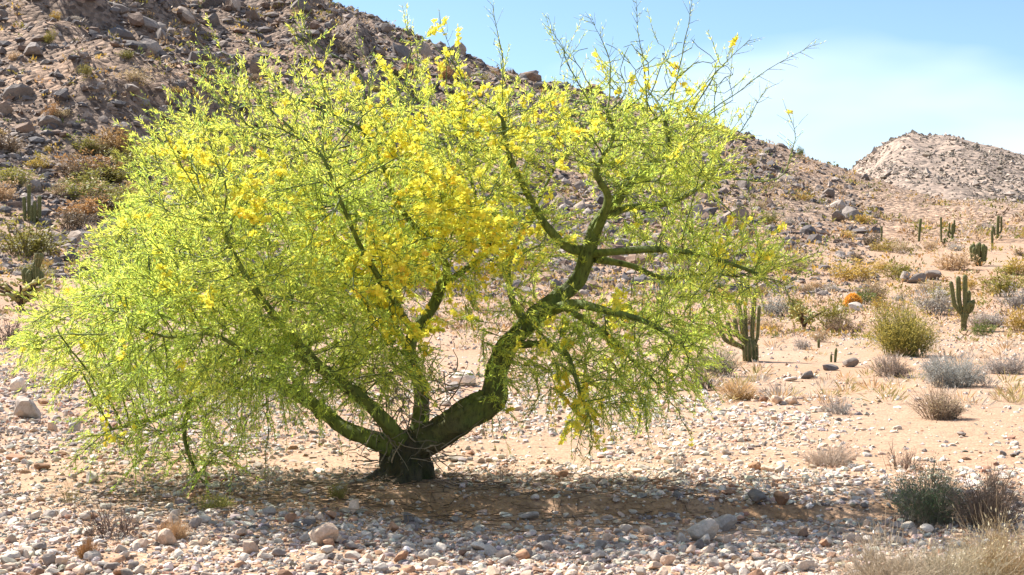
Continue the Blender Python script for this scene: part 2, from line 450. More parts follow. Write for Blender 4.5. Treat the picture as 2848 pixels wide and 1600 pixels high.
# the rest of the gravel: one mass
rest = ~single
small = app < .0034
tiers = []
for mm, pr in ((rest & (app < .0024), PROTO8), (rest & (app >= .0024) & small, PROTO0), (rest & ~small, PROTO1)):
    tiers.append(merge_stones(pr, gp[mm], gs[mm], gy[mm], gt[mm], gc[mm], rng.integers(0, 14, mm.sum())))
off_ = np.cumsum([0] + [len(t_[0]) for t_ in tiers])
print('gravel', (rest & small).sum(), (rest & ~small).sum())
o = link('gravel', make_mesh('gravel', np.vstack([t_[0] for t_ in tiers]), np.vstack([t_[1] + o_ for t_, o_ in zip(tiers, off_)]), np.vstack([t_[2] for t_ in tiers]), M_gravel, smooth=False))
tag(o, 'loose grey, tan and white gravel spread over the sandy wash', 'gravel', kind='stuff')

# single stones, shapes shared
STONE_ME = {}
for c in CN:
    for k in range(6):
        v, f = rock_shape(2, 300 + k, 14, .72, .02)
        STONE_ME[c, k] = make_mesh('stone', v, f, np.array(STONE_COL[c]), M_stone, smooth=False)
ANG_ME = {}
for c in CN:
    for k in range(6):
        v, f = rock_shape(2, 340 + k, 16, .85, .02)
        ANG_ME[c, k] = make_mesh('rock', v, f, np.array(STONE_COL[c]), M_stone, smooth=False)
def stone(x, y, s, c, yaw, tilt, label, group, z=None, sink=.25, k=None, flat=1.0, name='stone', cat='stone'):
    o = link(name, (STONE_ME if name == 'stone' else ANG_ME)[c, int(rng.integers(0, 6)) if k is None else k])
    z = float(terrain(x, y)) if z is None else z
    o.location = (x, y, z + s * .66 * flat * (1 - sink * 1.6)); o.rotation_euler = (tilt, 0, yaw); o.scale = (s, s, s * flat)
    return tag(o, label, cat, group)
for i in order:
    c = CN[gci[i]]; x, y = gp[i, :2]
    pyy = HZ + FPX * EYE / y
    zone = 'in the gravel wash before the tree' if pyy > 1395 else ('among the cobbles left of the tree' if px_of(x, y) < 1000 else 'on the pale gravel flat right of the tree')
    stone(x, y, gs[i], c, gy[i], gt[i], f'{c} fist-sized stone lying {zone}', f'{c} stones {zone}')

# larger rocks picked out from the photograph: px, py of foot, width px, colour, label
ROCKS = [
    (62, 1165, 105, 'pale grey', 'squarish pale boulder with a dark side among left cobbles', .95),
    (117, 1128, 40, 'rusty brown', 'small rusty brown rock behind the squarish pale boulder', 1),
    (140, 1200, 42, 'pinkish tan', 'round tan stone just in front of the squarish pale boulder', 1.2),
    (203, 1205, 50, 'pale grey', 'round grey stone beside the round tan stone', 1.1),
    (40, 1092, 75, 'off white', 'white boulder at the edge of the cobbles under the cholla', .9),
    (165, 1075, 90, 'off white', 'broad off white boulder under the outermost left branches', .7),
    (110, 1310, 55, 'rusty brown', 'dark rusty stone at the edge of the left sand patch', .8),
    (40, 1285, 60, 'rusty brown', 'reddish flat stone among red cobbles on the left', .7),
    (255, 1345, 60, 'pale grey', 'grey stone with flat top below the lowest left branch', .8),
    (455, 1520, 85, 'pinkish tan', 'brown shadowed rock beside the small tan grass tuft', .9),
    (690, 1545, 72, 'pinkish tan', 'tan egg-shaped rock in the foreground gravel', .9),
    (890, 1520, 115, 'pinkish tan', 'large cream rock with shadowed right face in foreground gravel', .8),
    (1130, 1535, 70, 'pale grey', 'rounded pale cobble in open foreground gravel', .7),
    (1955, 1510, 100, 'pale grey', 'tall pale grey boulder in the tree shadow', 1.0),
    (2010, 1480, 90, 'pale grey', 'rounded grey boulder leaning on the tall pale boulder', .8),
    (2110, 1412, 75, 'dark grey', 'dark boulder at the far end of the tree shadow', .95),
    (2180, 1415, 70, 'rusty brown', 'brown boulder beside the dark boulder in the shadow', .9),
    (2105, 1310, 48, 'rusty brown', 'brown stone in a small trio on the gravel flat', .9),
    (2140, 1315, 46, 'pinkish tan', 'tan stone in a small trio on the gravel flat', .9),
    (2172, 1318, 40, 'pale grey', 'pale stone in a small trio on the gravel flat', .9),
    (2125, 1122, 42, 'rusty brown', 'rusty rock in front of the orange grass tuft', 1),
    (2160, 1126, 56, 'pinkish tan', 'rounded brown boulder in the middle of the rock row', 1),
    (2205, 1126, 48, 'pinkish tan', 'pinkish boulder at the end of the rock row', .8),
    (2680, 1215, 46, 'dark grey', 'dark flat stone alone on the sand', .5),
    (2790, 1268, 34, 'dark grey', 'small dark stone on the sand beside another', .8),
    (2830, 1272, 40, 'dark grey', 'dark stone on the sand next to a smaller one', .8),
    (1260, 1090, 70, 'dark grey', 'grey rock seen through the fork of the trunk', .8),
    (1240, 1130, 55, 'pale grey', 'pale rock seen through the fork of the trunk', .8),
    (1290, 1075, 90, 'off white', 'white boulder behind the trunk fork', .8),
    (1265, 1285, 60, 'pale grey', 'grey stone on the gravel just right of the trunk', .6),
    (1560, 1330, 46, 'rusty brown', 'orange brown stone on the gravel right of the trunk', .7),
    (2250, 1055, 60, 'dark grey', 'dark stone in a short row on the sand by the cactus', .6),
    (2310, 1032, 70, 'dark grey', 'dark flat rocks on the sand right of the cactus', .5),
    (2365, 1022, 60, 'dark grey', 'dark pointed rock at the end of the sand row', .7),
    (2200, 1062, 46, 'off white', 'white stone at the start of the sand row', .6),
    (2520, 785, 60, 'pale grey', 'pale boulder on top of the low stony mound', .8),
    (2560, 790, 80, 'dark grey', 'dark slab on the low stony mound', .6),
    (2600, 780, 60, 'dark grey', 'dark boulder beside the slab on the stony mound', .8),
    (2380, 865, 60, 'off white', 'white rock under the orange barrel cactus', .7),
    (2345, 868, 40, 'pale grey', 'grey rock beside the white rock under the barrel cactus', .7),
    (1140, 1460, 60, 'dark grey', 'grey cobble in deep shade in front of the trunk', .8),
    (1470, 1450, 64, 'pale grey', 'smooth grey cobble in the middle of the tree shadow', .8),
    (985, 1430, 60, 'pinkish tan', 'upright tan stone at the left end of the tree shadow', 1.1),
    (2250, 1590, 80, 'pale grey', 'broad pale stone beside the dry straw brush', .7),
]
for (px, py, wpx, c, lab, fl) in ROCKS:
    x, y, z = G(px, py)
    s = wpx / FPX * y * .5
    stone(x, y + s * .5, s, c, rng.uniform(0, 6.28), rng.normal(0, .15), lab, None, z=float(terrain(x, y + s * .5)), sink=.22, flat=fl * 1.1, name='rock', cat='rock')

# ------------------------------------------------------------------ tubes
def frames(D):
    ref = np.array([.31, .52, .79])
    a = np.cross(D, ref); a /= np.linalg.norm(a, axis=-1, keepdims=True) + 1e-9
    b = np.cross(D, a); return a, b

def norm(v): return v / (np.linalg.norm(v, axis=-1, keepdims=True) + 1e-9)

def tubes(P, Rd, k, cap=True):
    """P (n,m,3) polylines, Rd (n,m): merged tubes"""
    n, m, _ = P.shape
    D = norm(np.gradient(P, axis=1)); a, b = frames(D)
    th = np.arange(k) / k * 2 * np.pi
    V = P[:, :, None] + Rd[:, :, None, None] * (a[:, :, None] * np.cos(th)[None, None, :, None] + b[:, :, None] * np.sin(th)[None, None, :, None])
    idx = np.arange(n * m * k).reshape(n, m, k)
    A = idx[:, :-1]; B = idx[:, 1:]
    F = np.stack([A, np.roll(A, -1, 2), np.roll(B, -1, 2), B], -1).reshape(-1, 4)
    return V.reshape(-1, 3), F

def one_tube(pts, rad, k, ridge=None, bump=0, seed=0, cap_end=True, step=None):
    """one smooth limb through control points (parallel transport frames)"""
    pts = np.asarray(pts, float); rad = np.asarray(rad, float)
    d = np.concatenate([[0], np.cumsum(np.linalg.norm(np.diff(pts, axis=0), axis=1))])
    n = max(4, int(d[-1] / (step or max(.03, rad.max() * .4))))
    # Catmull-Rom through the points
    t = np.linspace(0, d[-1], n); seg = np.clip(np.searchsorted(d, t, side='right') - 1, 0, len(pts) - 2)
    u = ((t - d[seg]) / (d[seg + 1] - d[seg]))[:, None]
    ext = np.vstack([2 * pts[0] - pts[1], pts, 2 * pts[-1] - pts[-2]])
    p0, p1, p2, p3 = ext[seg], ext[seg + 1], ext[seg + 2], ext[seg + 3]
    Q = .5 * (2 * p1 + (p2 - p0) * u + (2 * p0 - 5 * p1 + 4 * p2 - p3) * u ** 2 + (3 * p1 - p0 - 3 * p2 + p3) * u ** 3)
    rr = np.interp(t, d, rad)
    T = norm(np.gradient(Q, axis=0))
    a = np.cross(T[0], [0, 0, 1.]) if abs(T[0][2]) < .9 else np.cross(T[0], [1., 0, 0]); a /= np.linalg.norm(a)
    As = []
    for i in range(n):
        a = a - T[i] * (a @ T[i]); a /= np.linalg.norm(a); As.append(a)
    As = np.array(As); Bs = np.cross(T, As)
    th = np.arange(k) / k * 2 * np.pi
    mod = np.ones((n, k))
    if ridge: mod = mod * (1 + ridge[1] * np.cos(th * ridge[0]))[None]
    if bump >= .15:      # twisted flutes, knots and rough bark on woody limbs
        gk = np.random.default_rng(seed + 99)
        mod = mod * (1 + .07 * np.cos(th[None] * 4 + t[:, None] * 2.4 + seed) + .05 * np.cos(th[None] * 7 - t[:, None] * 4.1 + seed * 2))
        for _ in range(int(d[-1] * 4)):
            tk_, ak_ = gk.uniform(0, d[-1]), gk.uniform(0, 6.28); da = np.angle(np.exp(1j * (th - ak_)))
            rk = max(.02, float(np.interp(tk_, d, rad)) * gk.uniform(.5, .9))
            mod = mod + gk.uniform(.12, .32) * np.exp(-((t[:, None] - tk_) / rk) ** 2 - (da[None] / .6) ** 2)
        mod = mod * (1 + .10 * fbm(th[None] * 5 + np.cos(th)[None] * 3, t[:, None] * 14 + seed, seed + 3, 2))
    if bump:
        mod = mod * (1 + bump * fbm(np.cos(th)[None] * 1.6 + t[:, None] * 3 + seed, np.sin(th)[None] * 1.6 + t[:, None] * 1.2 + seed * 3, seed, 3))
    V = Q[:, None] + (rr[:, None] * mod)[..., None] * (As[:, None] * np.cos(th)[None, :, None] + Bs[:, None] * np.sin(th)[None, :, None])
    idx = np.arange(n * k).reshape(n, k)
    F = np.stack([idx[:-1], np.roll(idx[:-1], -1, 1), np.roll(idx[1:], -1, 1), idx[1:]], -1).reshape(-1, 4)
    V = V.reshape(-1, 3); Fl = [F]
    if cap_end:
        V = np.vstack([V, Q[-1] + T[-1] * rr[-1] * .6, Q[0]]); c = len(V) - 2
        Fl.append(np.stack([idx[-1], np.roll(idx[-1], -1), np.full(k, c)], -1))
        Fl.append(np.stack([np.roll(idx[0], -1), idx[0], np.full(k, c + 1)], -1))
    return V, Fl, Q, rr

def leaves(P, D, L, W, fold=0.0):
    """diamond leaves: base points, directions, lengths, widths"""
    n = len(P)
    s = norm(np.cross(D, norm(rng.normal(size=(n, 3)))))
    m = P + D * (L * .5)[:, None]
    V = np.stack([P, m - s * (W * .5)[:, None], P + D * L[:, None], m + s * (W * .5)[:, None]], 1)
    F = np.arange(n * 4).reshape(n, 4)
    return V.reshape(-1, 3), F

# ------------------------------------------------------------------ the palo verde tree
D0 = 11.38
def TP(px, py, dy=0.0):
    y = D0 + dy
    return np.array([(px - CX) / FPX * y, y, EYE - (py - HZ) / FPX * y])

LIMBS = {   # px, py, depth offset, radius in metres
    'trunk': [(1120, 1394, 0, .40), (1122, 1368, 0, .30), (1126, 1345, 0, .245), (1132, 1312, 0, .20), (1132, 1280, 0, .178), (1136, 1248, 0, .16), (1150, 1222, 0, .13)],
    'right': [(1118, 1262, .0, .13), (1205, 1215, -.05, .128), (1288, 1166, -.1, .116), (1352, 1100, -.06, .106), (1398, 1026, 0, .10), (1436, 952, 0, .094), (1485, 886, 0, .088), (1545, 822, .05, .082), (1600, 765, .05, .075), (1640, 690, .05, .068), (1675, 620, .05, .054), (1715, 560, .1, .05), (1760, 508, .1, .042), (1830, 455, .1, .034), (1868, 395, .1, .026), (1850, 330, .1, .017)],
    'fork_left': [(1642, 695, .05, .05), (1590, 680, 0, .045), (1530, 650, -.1, .04), (1490, 590, -.15, .035), (1455, 520, -.2, .03), (1420, 440, -.3, .024), (1395, 330, -.4, .016)],
    'fork_up': [(1652, 665, .05, .045), (1690, 560, -.2, .035), (1665, 470, -.3, .028), (1700, 380, -.3, .022), (1690, 300, -.3, .015)],
    'right_high': [(1690, 600, .05, .042), (1750, 575, .2, .036), (1850, 565, .3, .03), (1950, 520, .4, .02), (2010, 450, .5, .014)],
    'right_mid': [(1640, 705, .05, .04), (1700, 702, -.1, .035), (1790, 685, -.2, .03), (1900, 697, -.3, .022), (2000, 722, -.4, .018), (2110, 762, -.5, .012)],
    'right_mid_b': [(1655, 720, .05, .035), (1740, 740, .25, .028), (1850, 770, .4, .022), (1960, 760, .5, .016), (2060, 770, .5, .011)],
    'right_low': [(1495, 880, 0, .055), (1575, 848, -.3, .047), (1680, 862, -.5, .032), (1800, 905, -.7, .022), (1900, 965, -.8, .014)],
    'drooping': [(1430, 960, 0, .04), (1510, 955, -.3, .032), (1572, 975, -.4, .026), (1602, 1050, -.5, .02), (1625, 1120, -.5, .012)],
    'drooping_b': [(1560, 850, -.1, .03), (1690, 930, .3, .024), (1760, 1000, .4, .02), (1830, 1070, .4, .012)],
    'centre': [(1140, 1245, .03, .10), (1163, 1165, .12, .08), (1166, 1090, .2, .068), (1147, 1020, .25, .06), (1162, 930, .3, .055), (1203, 850, .3, .05), (1236, 790, .25, .046), (1226, 720, .2, .036), (1170, 640, .2, .03), (1110, 560, .1, .025), (1062, 470, 0, .02), (1000, 350, -.1, .013)],
    'centre_b': [(1236, 792, .25, .036), (1295, 745, .35, .028), (1360, 690, .45, .024), (1335, 590, .5, .019), (1290, 440, .5, .014)],
    'left_front': [(1122, 1235, -.05, .085), (1075, 1170, -.2, .072), (1010, 1110, -.4, .062), (930, 1055, -.6, .05), (850, 980, -.8, .04), (760, 880, -1.0, .03), (680, 760, -1.1, .022), (610, 620, -1.1, .014)],
    'left_low': [(1115, 1255, 0, .09), (1040, 1218, .1, .08), (950, 1197, .2, .068), (885, 1150, .3, .062), (830, 1102, .4, .056), (740, 1072, .5, .042), (620, 1082, .5, .033), (535, 1110, .4, .028), (430, 1160, .3, .02), (300, 1198, .2, .012)],
    'left_back': [(890, 1155, .3, .045), (825, 1060, .7, .038), (740, 950, 1.0, .03), (600, 820, 1.2, .022), (450, 700, 1.3, .014)],
    'left_hanging': [(540, 1108, .4, .026), (518, 1180, .3, .024), (523, 1250, .25, .02), (556, 1330, .2, .012)],
    'back': [(1150, 1020, .25, .045), (1085, 900, .8, .036), (985, 760, 1.1, .028), (885, 600, 1.2, .02), (790, 430, 1.2, .013)],
    'front_far_left': [(925, 1052, -.6, .032), (815, 990, -.9, .025), (700, 975, -1.1, .02), (590, 930, -1.2, .016), (470, 935, -1.2, .012), (360, 905, -1.2, .008)],
    'behind_right': [(1460, 900, .0, .04), (1415, 810, .6, .03), (1425, 700, .9, .024), (1500, 560, 1.0, .018), (1560, 430, 1.0, .012)],
    'front_up': [(1160, 940, .3, .035), (1090, 830, -.3, .028), (1010, 700, -.8, .022), (950, 560, -1.0, .016), (900, 430, -1.0, .012)],
}
# outline of the crown in photo pixels: polygon, share of attraction points, half depth
ZONES = [
    ([(70, 960), (130, 860), (270, 770), (370, 560), (410, 400), (530, 290), (650, 230), (800, 180), (1000, 280), (1150, 240), (1300, 270), (1480, 290), (1500, 420), (1420, 560), (1300, 690), (1170, 790), (1000, 950), (850, 1040), (700, 1070), (500, 1080), (300, 1070), (150, 1030)], 3600, 1.75),
    ([(1480, 270), (1700, 240), (1950, 300), (2030, 370), (2010, 480), (1900, 570), (1750, 560), (1600, 480), (1500, 420)], 760, 1.3),
    ([(1500, 270), (1560, 130), (1780, 90), (1930, 80), (2080, 200), (2060, 330), (1800, 300)], 150, .8),
    ([(1700, 600), (1900, 640), (2090, 650), (2190, 740), (2130, 790), (1970, 900), (1960, 1050), (1850, 1110), (1600, 1170), (1510, 1050), (1500, 960), (1600, 890), (1700, 840), (1900, 760)], 640, 1.2),
    ([(250, 1080), (700, 1080), (760, 1140), (640, 1270), (570, 1370), (500, 1300), (300, 1250), (230, 1180)], 240, .8),
    ([(850, 1040), (1100, 880), (1160, 990), (1010, 1110)], 190, .9),
    ([(560, 900), (900, 830), (1180, 900), (1190, 1030), (1010, 1130), (800, 1130), (600, 1080)], 330, .5, -.75),
    ([(260, 800), (600, 700), (1000, 800), (1010, 1000), (700, 1070), (350, 1040)], 260, .3, -1.35),
    ([(1320, 900), (1470, 800), (1580, 860), (1480, 1040), (1350, 1130)], 110, .35, -.45),
    ([(1480, 930), (1700, 860), (1930, 900), (1950, 1060), (1800, 1120), (1600, 1120), (1500, 1060)], 200, .5, -.4),
    ([(1190, 780), (1480, 560), (1600, 640), (1500, 760), (1300, 860)], 90, .9),
    ([(780, 130), (830, 20), (900, 130), (1000, 230)], 26, .4), ([(1060, 170), (1110, 60), (1260, 120), (1350, 250)], 40, .6),
    ([(500, 260), (560, 130), (700, 180)], 22, .5), ([(1350, 270), (1370, 60), (1410, 60), (1440, 270)], 12, .3),
]
def in_poly(p, poly):
    x, y = p[:, 0], p[:, 1]; c = np.zeros(len(p), bool); n = len(poly)
    for i in range(n):
        x1, y1 = poly[i]; x2, y2 = poly[(i + 1) % n]
        if y1 == y2: continue
        k = ((y1 > y) != (y2 > y)) & (x < (x2 - x1) * (y - y1) / (y2 - y1) + x1); c ^= k
    return c

def build_tree():
    g = np.random.default_rng(5)
    tree = empty('palo_verde_tree', (*TP(1130, 1350)[:2], float(terrain(*TP(1130, 1350)[:2])) - .02))
    org = np.array(tree.location)
    tag(tree, 'spreading green palo verde tree covered in yellow blossom, twisted trunk leaning right', 'tree')
    nodes = []; par = []; rad = []; fixed = []
    for name, L in LIMBS.items():
        pts = np.array([TP(a, b, c) for a, b, c, _ in L]); rd = np.array([q[3] for q in L])
        big = name == 'trunk'
        if not big:
            mid_ = g.normal(0, 1, pts.shape); mid_[0] = 0
            pts = pts + mid_ * np.minimum(rd, .05)[:, None] * .55; rd = rd * np.where(rd > .1, .97, .86)
        ridge = (5, .11) if big else ((3, .07) if rd.max() > .1 else None)
        V, F, Q, rr = one_tube(pts, rd, 44 if big else (32 if rd.max() > .1 else 14), ridge, .42 if big else (.34 if rd.max() > .1 else .22), 7 + len(name), step=.016 if big else (.026 if rd.max() > .1 else .035))
        # bark colour: grey-brown on the old wood, green on younger limbs
        nn = len(Q); k = (len(V) - 2) // nn
        rv = np.concatenate([np.repeat(rr, k), rr[-1:], rr[:1]])
        old = sstep(.055, .15, rv)[:, None]
        mott = np.clip(.5 + fbm(V[:, 0] * 6 + V[:, 1] * 4, V[:, 2] * 5, 19, 3) * 1.2, 0, 1)[:, None]
        green = np.array([.12, .155, .032]); brown = np.array([.115, .09, .055])
        oldc = brown * (1 - mott) * (.6 if big else 1) + green * mott * (.22 if big else .75)
        col = green * (1 - old) + oldc * old
        o = link('trunk' if big else 'limb', make_mesh(name, V - org, F, col, M_bark if rd.max() > .1 else M_limb), tree)
        if not big:
            base = len(nodes)
            sel = range(0, len(Q), max(1, int(.10 / max(.01, np.linalg.norm(Q[1] - Q[0])))))
            prev = -1
            for i in sel:
                if i < len(Q) * .22: continue
                nodes.append(Q[i]); par.append(prev); rad.append(rr[i]); fixed.append(True); prev = len(nodes) - 1
    nodes = np.array(nodes); nfix = len(nodes)
    # attraction points through the crown's volume
    A = []
    for poly, n, hd, *sh in ZONES:
        p = np.array(poly, float); lo, hi = p.min(0), p.max(0); got = 0
        ctr = p.mean(0)
        while got < n:
            q = g.uniform(lo, hi, (n * 3, 2)); q = q[in_poly(q, poly)][:n - got]
            e = np.clip(1 - ((q - ctr) / ((hi - lo) * .62)) ** 2, .05, 1).prod(1) ** .5
            dy = (g.uniform(-1, 1, len(q)) + .15) * hd * np.maximum(e, .25) + (sh[0] if sh else 0)
            A += [TP(a, b, c) for (a, b), c in zip(q, dy)]; got += len(q)
    A = np.array(A)
    A = A[A[:, 2] > .12]
    # space colonisation from the limbs
    P = list(nodes); PR = list(par)
    alive = np.ones(len(A), bool)
    d = np.linalg.norm(A[:, None] - nodes[None], axis=2); near = d.argmin(1); nd = d.min(1)
    step = .075
    for it in range(90):
        act = alive & (nd < 1.9)
        if not act.any(): break
        src = near[act]; Pn = np.array(P)
        v = norm(A[act] - Pn[src])
        uq, inv = np.unique(src, return_inverse=True)
        acc = np.zeros((len(uq), 3)); np.add.at(acc, inv, v)
        dirn = norm(acc + g.normal(0, .28, acc.shape) + np.array([0, 0, .04]))
        newp = Pn[uq] + dirn * step
        i0 = len(P); P += list(newp); PR += list(uq)
        dn = np.linalg.norm(A[:, None] - newp[None], axis=2)
        j = dn.argmin(1); m = dn.min(1); b = m < nd
        near[b] = i0 + j[b]; nd[b] = m[b]
        alive &= nd > .10
        if len(P) > 26000: break
    P = np.array(P); PR = np.array(PR); N = len(P)
    kids = np.zeros(N, int); np.add.at(kids, PR[PR >= 0], 1)
    # pipe-model radii
    rr = np.zeros(N); acc = np.zeros(N)
    for i in range(N - 1, nfix - 1, -1):
        rr[i] = max(.0028, acc[i] ** (1 / 2.35) if acc[i] > 0 else .0028)
        if PR[i] >= nfix: acc[PR[i]] += rr[i] ** 2.35
    rr[:nfix] = rad[:nfix]
    rr[nfix:] = np.minimum(rr[nfix:], .020)
    # branch segments
    i = np.arange(nfix, N); p = PR[i]
    r1 = rr[i]; r0 = np.minimum(np.where(p < nfix, r1 * 1.2, rr[p]), r1 * 1.35)
    dirs = norm(P[i] - P[p])
    nodedir = np.zeros((N, 3)); nodedir[i] = dirs
    st = np.where((p < nfix)[:, None], dirs, norm(nodedir[p] + dirs * .001))
    seg = np.stack([P[p], P[i]], 1); rs = np.stack([r0, r1], 1)
    k = 5; th = np.arange(k) / k * 2 * np.pi
    Dd = np.stack([st, dirs], 1); a, b = frames(Dd)
    V = seg[:, :, None] + rs[:, :, None, None] * (a[:, :, None] * np.cos(th)[None, None, :, None] + b[:, :, None] * np.sin(th)[None, None, :, None])
    idx = np.arange(len(i) * 2 * k).reshape(len(i), 2, k)
    F = np.stack([idx[:, 0], np.roll(idx[:, 0], -1, 1), np.roll(idx[:, 1], -1, 1), idx[:, 1]], -1).reshape(-1, 4)
    cb = np.repeat(np.array([.12, .17, .04])[None] * g.uniform(.7, 1.25, (len(i), 1)), 2 * k, 0)
    o = link('branches', make_mesh('branches', V.reshape(-1, 3) - org, F, cb, M_limb), tree); o['kind'] = 'stuff'
    # shoots: from young wood, outward
    young = np.nonzero((rr < .0075) & (np.arange(N) >= nfix))[0]
    tips = young[kids[young] == 0]; mids = young[(kids[young] > 0)]
    mids = mids[g.random(len(mids)) < .48]
    limbn = np.nonzero((np.arange(N) < nfix) & (rr < .15) & (g.random(N) < .75))[0]
    tpx = CX + FPX * P[tips][:, 0] / P[tips][:, 1]; tpy = HZ - FPX * (P[tips][:, 2] - EYE) / P[tips][:, 1]
    src = np.concatenate([np.repeat(tips, 3), tips[(tpx < 1450) & (tpy > 380) & (tpy < 1090)], mids, np.repeat(limbn, 2), np.repeat(limbn[(rr[limbn] > .08)], 7)])
    _px = CX + FPX * P[src][:, 0] / P[src][:, 1]; _py = HZ - FPX * (P[src][:, 2] - EYE) / P[src][:, 1]
    src = src[g.random(len(src)) < np.where(_px < 1480, np.interp(_py - np.maximum(0, 900 - _px) * .22, [110, 320, 500], [.14, .45, 1]), np.interp(_py, [120, 300, 430], [.12, .45, .95])) * np.interp(_py, [1080, 1200], [1, .7])]
    n = len(src); print('tree nodes', N, 'tips', len(tips), 'shoots', n)
    ctr = TP(1120, 900, 0)
    outw = norm(P[src] - ctr)
    sd0 = norm(nodedir[src] * .9 + outw * .35 + g.normal(0, .42, (n, 3)))
    z = P[src][:, 2]
    pxs = CX + FPX * P[src][:, 0] / P[src][:, 1]; pys = HZ - FPX * (P[src][:, 2] - EYE) / P[src][:, 1]
    bend = np.where(z > 2.4, .10, np.where(z < 1.3, -.30, -.05))
    Ls = g.uniform(.14, .36, n) * np.where(pys < 300, 1.05, 1) * np.where((pys > 1000), 1.1, 1)
    m = 4; t = np.linspace(0, 1, m)
    wob = g.normal(0, .10, (n, m, 3)); wob[:, 0] = 0
    Q = P[src][:, None] + (sd0[:, None] * t[None, :, None] + np.array([0, 0, 1.])[None, None] * (bend[:, None] * t[None] ** 2)[..., None] + np.cumsum(wob, 1) * .35 * t[None, :, None]) * Ls[:, None, None]
    # long single sprays against the sky and hanging ones, traced shape and depth of their own
    SPR = [((1410, 400, -.3), (1395, 250, -.3), (1400, 170, -.35), (1370, 15, -.4)), ((1640, 290, -.2), (1590, 200, -.3), (1530, 62, -.3)), ((1800, 300, 0), (1790, 170, 0), (1770, 20, 0)),
           ((1850, 330, .1), (1900, 160, .1), (1925, 2, .1)), ((1880, 340, .1), (1960, 230, .1), (2085, 112, .1)), ((1900, 380, .2), (2030, 270, .2), (2140, 190, .2), (2255, 128, .25)),
           ((1990, 430, .4), (2060, 370, .4), (2110, 290, .5), (2130, 250, .5)), ((2040, 500, .4), (2180, 500, .5), (2215, 390, .5), (2190, 312, .5)), ((1290, 440, .5), (1300, 250, .4), (1220, 60, .3)),
           ((900, 420, -1), (900, 230, -.9), (830, 15, -.9)), ((800, 420, 1.2), (700, 250, 1), (560, 130, .9)), ((1690, 300, -.3), (1700, 180, -.3), (1650, 60, -.3)), ((1000, 350, -.1), (1040, 220, -.1), (1000, 130, -.1)),
           ((2000, 560, .4), (2100, 640, .4), (2080, 520, .4)), ((2050, 760, .5), (2180, 800, .5), (2270, 720, .5)), ((1600, 1050, -.5), (1640, 1150, -.5), (1600, 1262, -.5)), ((1625, 1120, -.5), (1650, 1190, -.5), (1640, 1270, -.5)),
           ((1830, 1070, .4), (1880, 1130, .4), (1920, 1210, .4)), ((1760, 1000, .4), (1800, 1080, .4), (1800, 1180, .4)), ((556, 1330, .2), (575, 1380, .2), (560, 1425, .2)), ((556, 1330, .2), (600, 1370, .1), (640, 1380, .1)),
           ((300, 1198, .2), (240, 1240, .1), (190, 1300, .1)), ((300, 930, -1.2), (150, 930, -1.2), (50, 965, -1.2)), ((330, 860, -.9), (180, 850, -.9), (90, 900, -.9)), ((740, 1072, .5), (745, 1180, .4), (735, 1330, .4)),
           ((340, 820, .4), (290, 720, .4), (275, 695, .4)), ((600, 620, -1), (480, 420, -1), (410, 280, -1)), ((2090, 760, -.5), (2180, 790, -.5), (2210, 850, -.4)), ((1480, 1000, -.2), (1500, 1090, -.2), (1470, 1160, -.2))]
    LQ, LR = [], []
    for s in SPR:
        pts = np.array([TP(*q) for q in s])
        dd = np.concatenate([[0], np.cumsum(np.linalg.norm(np.diff(pts, axis=0), axis=1))]); tt = np.linspace(0, dd[-1], 14)
        c = np.stack([np.interp(tt, dd, pts[:, q]) for q in range(3)], -1); c[1:-1] += g.normal(0, .012, (12, 3)); c[1:-1] = (c[:-2] + 2 * c[1:-1] + c[2:]) / 4
        LQ.append(c); LR.append(np.linspace(.008, .0022, 14))
    LQ = np.array(LQ); LR = np.array(LR)
    V1, F1 = tubes(Q, np.linspace(.0036, .0012, m)[None] * np.ones((n, 1)), 3)
    V2, F2 = tubes(LQ, LR, 4)
    # side twigs on the long sprays
    q0 = LQ[:, 2:].reshape(-1, 3); sdir = norm(np.gradient(LQ, axis=1)[:, 2:].reshape(-1, 3)); q0 = np.repeat(q0, 3, 0); sdir = np.repeat(sdir, 3, 0)
    keep = g.random(len(q0)) < .8; q0 = q0[keep]; sdir = sdir[keep]; q0 = q0 + sdir * g.uniform(-.04, .04, (len(q0), 1))
    sd2 = norm(sdir * .9 + norm(g.normal(size=sdir.shape)) * .8); l2 = g.uniform(.05, .17, len(q0))
    Q2 = q0[:, None] + sd2[:, None] * (t[None, :] * l2[:, None])[..., None] + np.cumsum(g.normal(0, .006, (len(q0), m, 3)), 1) * t[None, :, None]
    V3, F3 = tubes(Q2, np.linspace(.0026, .001, m)[None] * np.ones((len(q0), 1)), 3)
    Vt = np.vstack([V1, V2, V3]); Ft = np.vstack([F1, F2 + len(V1), F3 + len(V1) + len(V2)])
    tc_ = np.array([.19, .25, .06]) * g.uniform(.65, 1.3, (len(Vt) // 3 + 1, 1)).repeat(3, 0)[:len(Vt)]
    o = link('twigs', make_mesh('twigs', Vt - org, Ft, tc_, M_limb), tree); o['kind'] = 'stuff'
    # dead twig tangle round the fork and old wood
    nd_ = 150
    p0 = np.array([TP(g.uniform(1030, 1260), g.uniform(1010, 1290), g.uniform(-.3, .15)) for _ in range(nd_)]); dd0 = norm(np.stack([g.normal(0, .6, nd_), g.normal(-.25, .35, nd_), g.normal(.1, .7, nd_)], -1))
    DQ = p0[:, None] + dd0[:, None] * (np.linspace(0, 1, 6)[None] * g.uniform(.12, .42, nd_)[:, None])[..., None] + np.cumsum(g.normal(0, .014, (nd_, 6, 3)), 1)
    DQ[..., 2] = np.maximum(DQ[..., 2], .04)
    Vd, Fd = tubes(DQ, np.linspace(.0065, .002, 6)[None] * np.ones((nd_, 1)), 4)
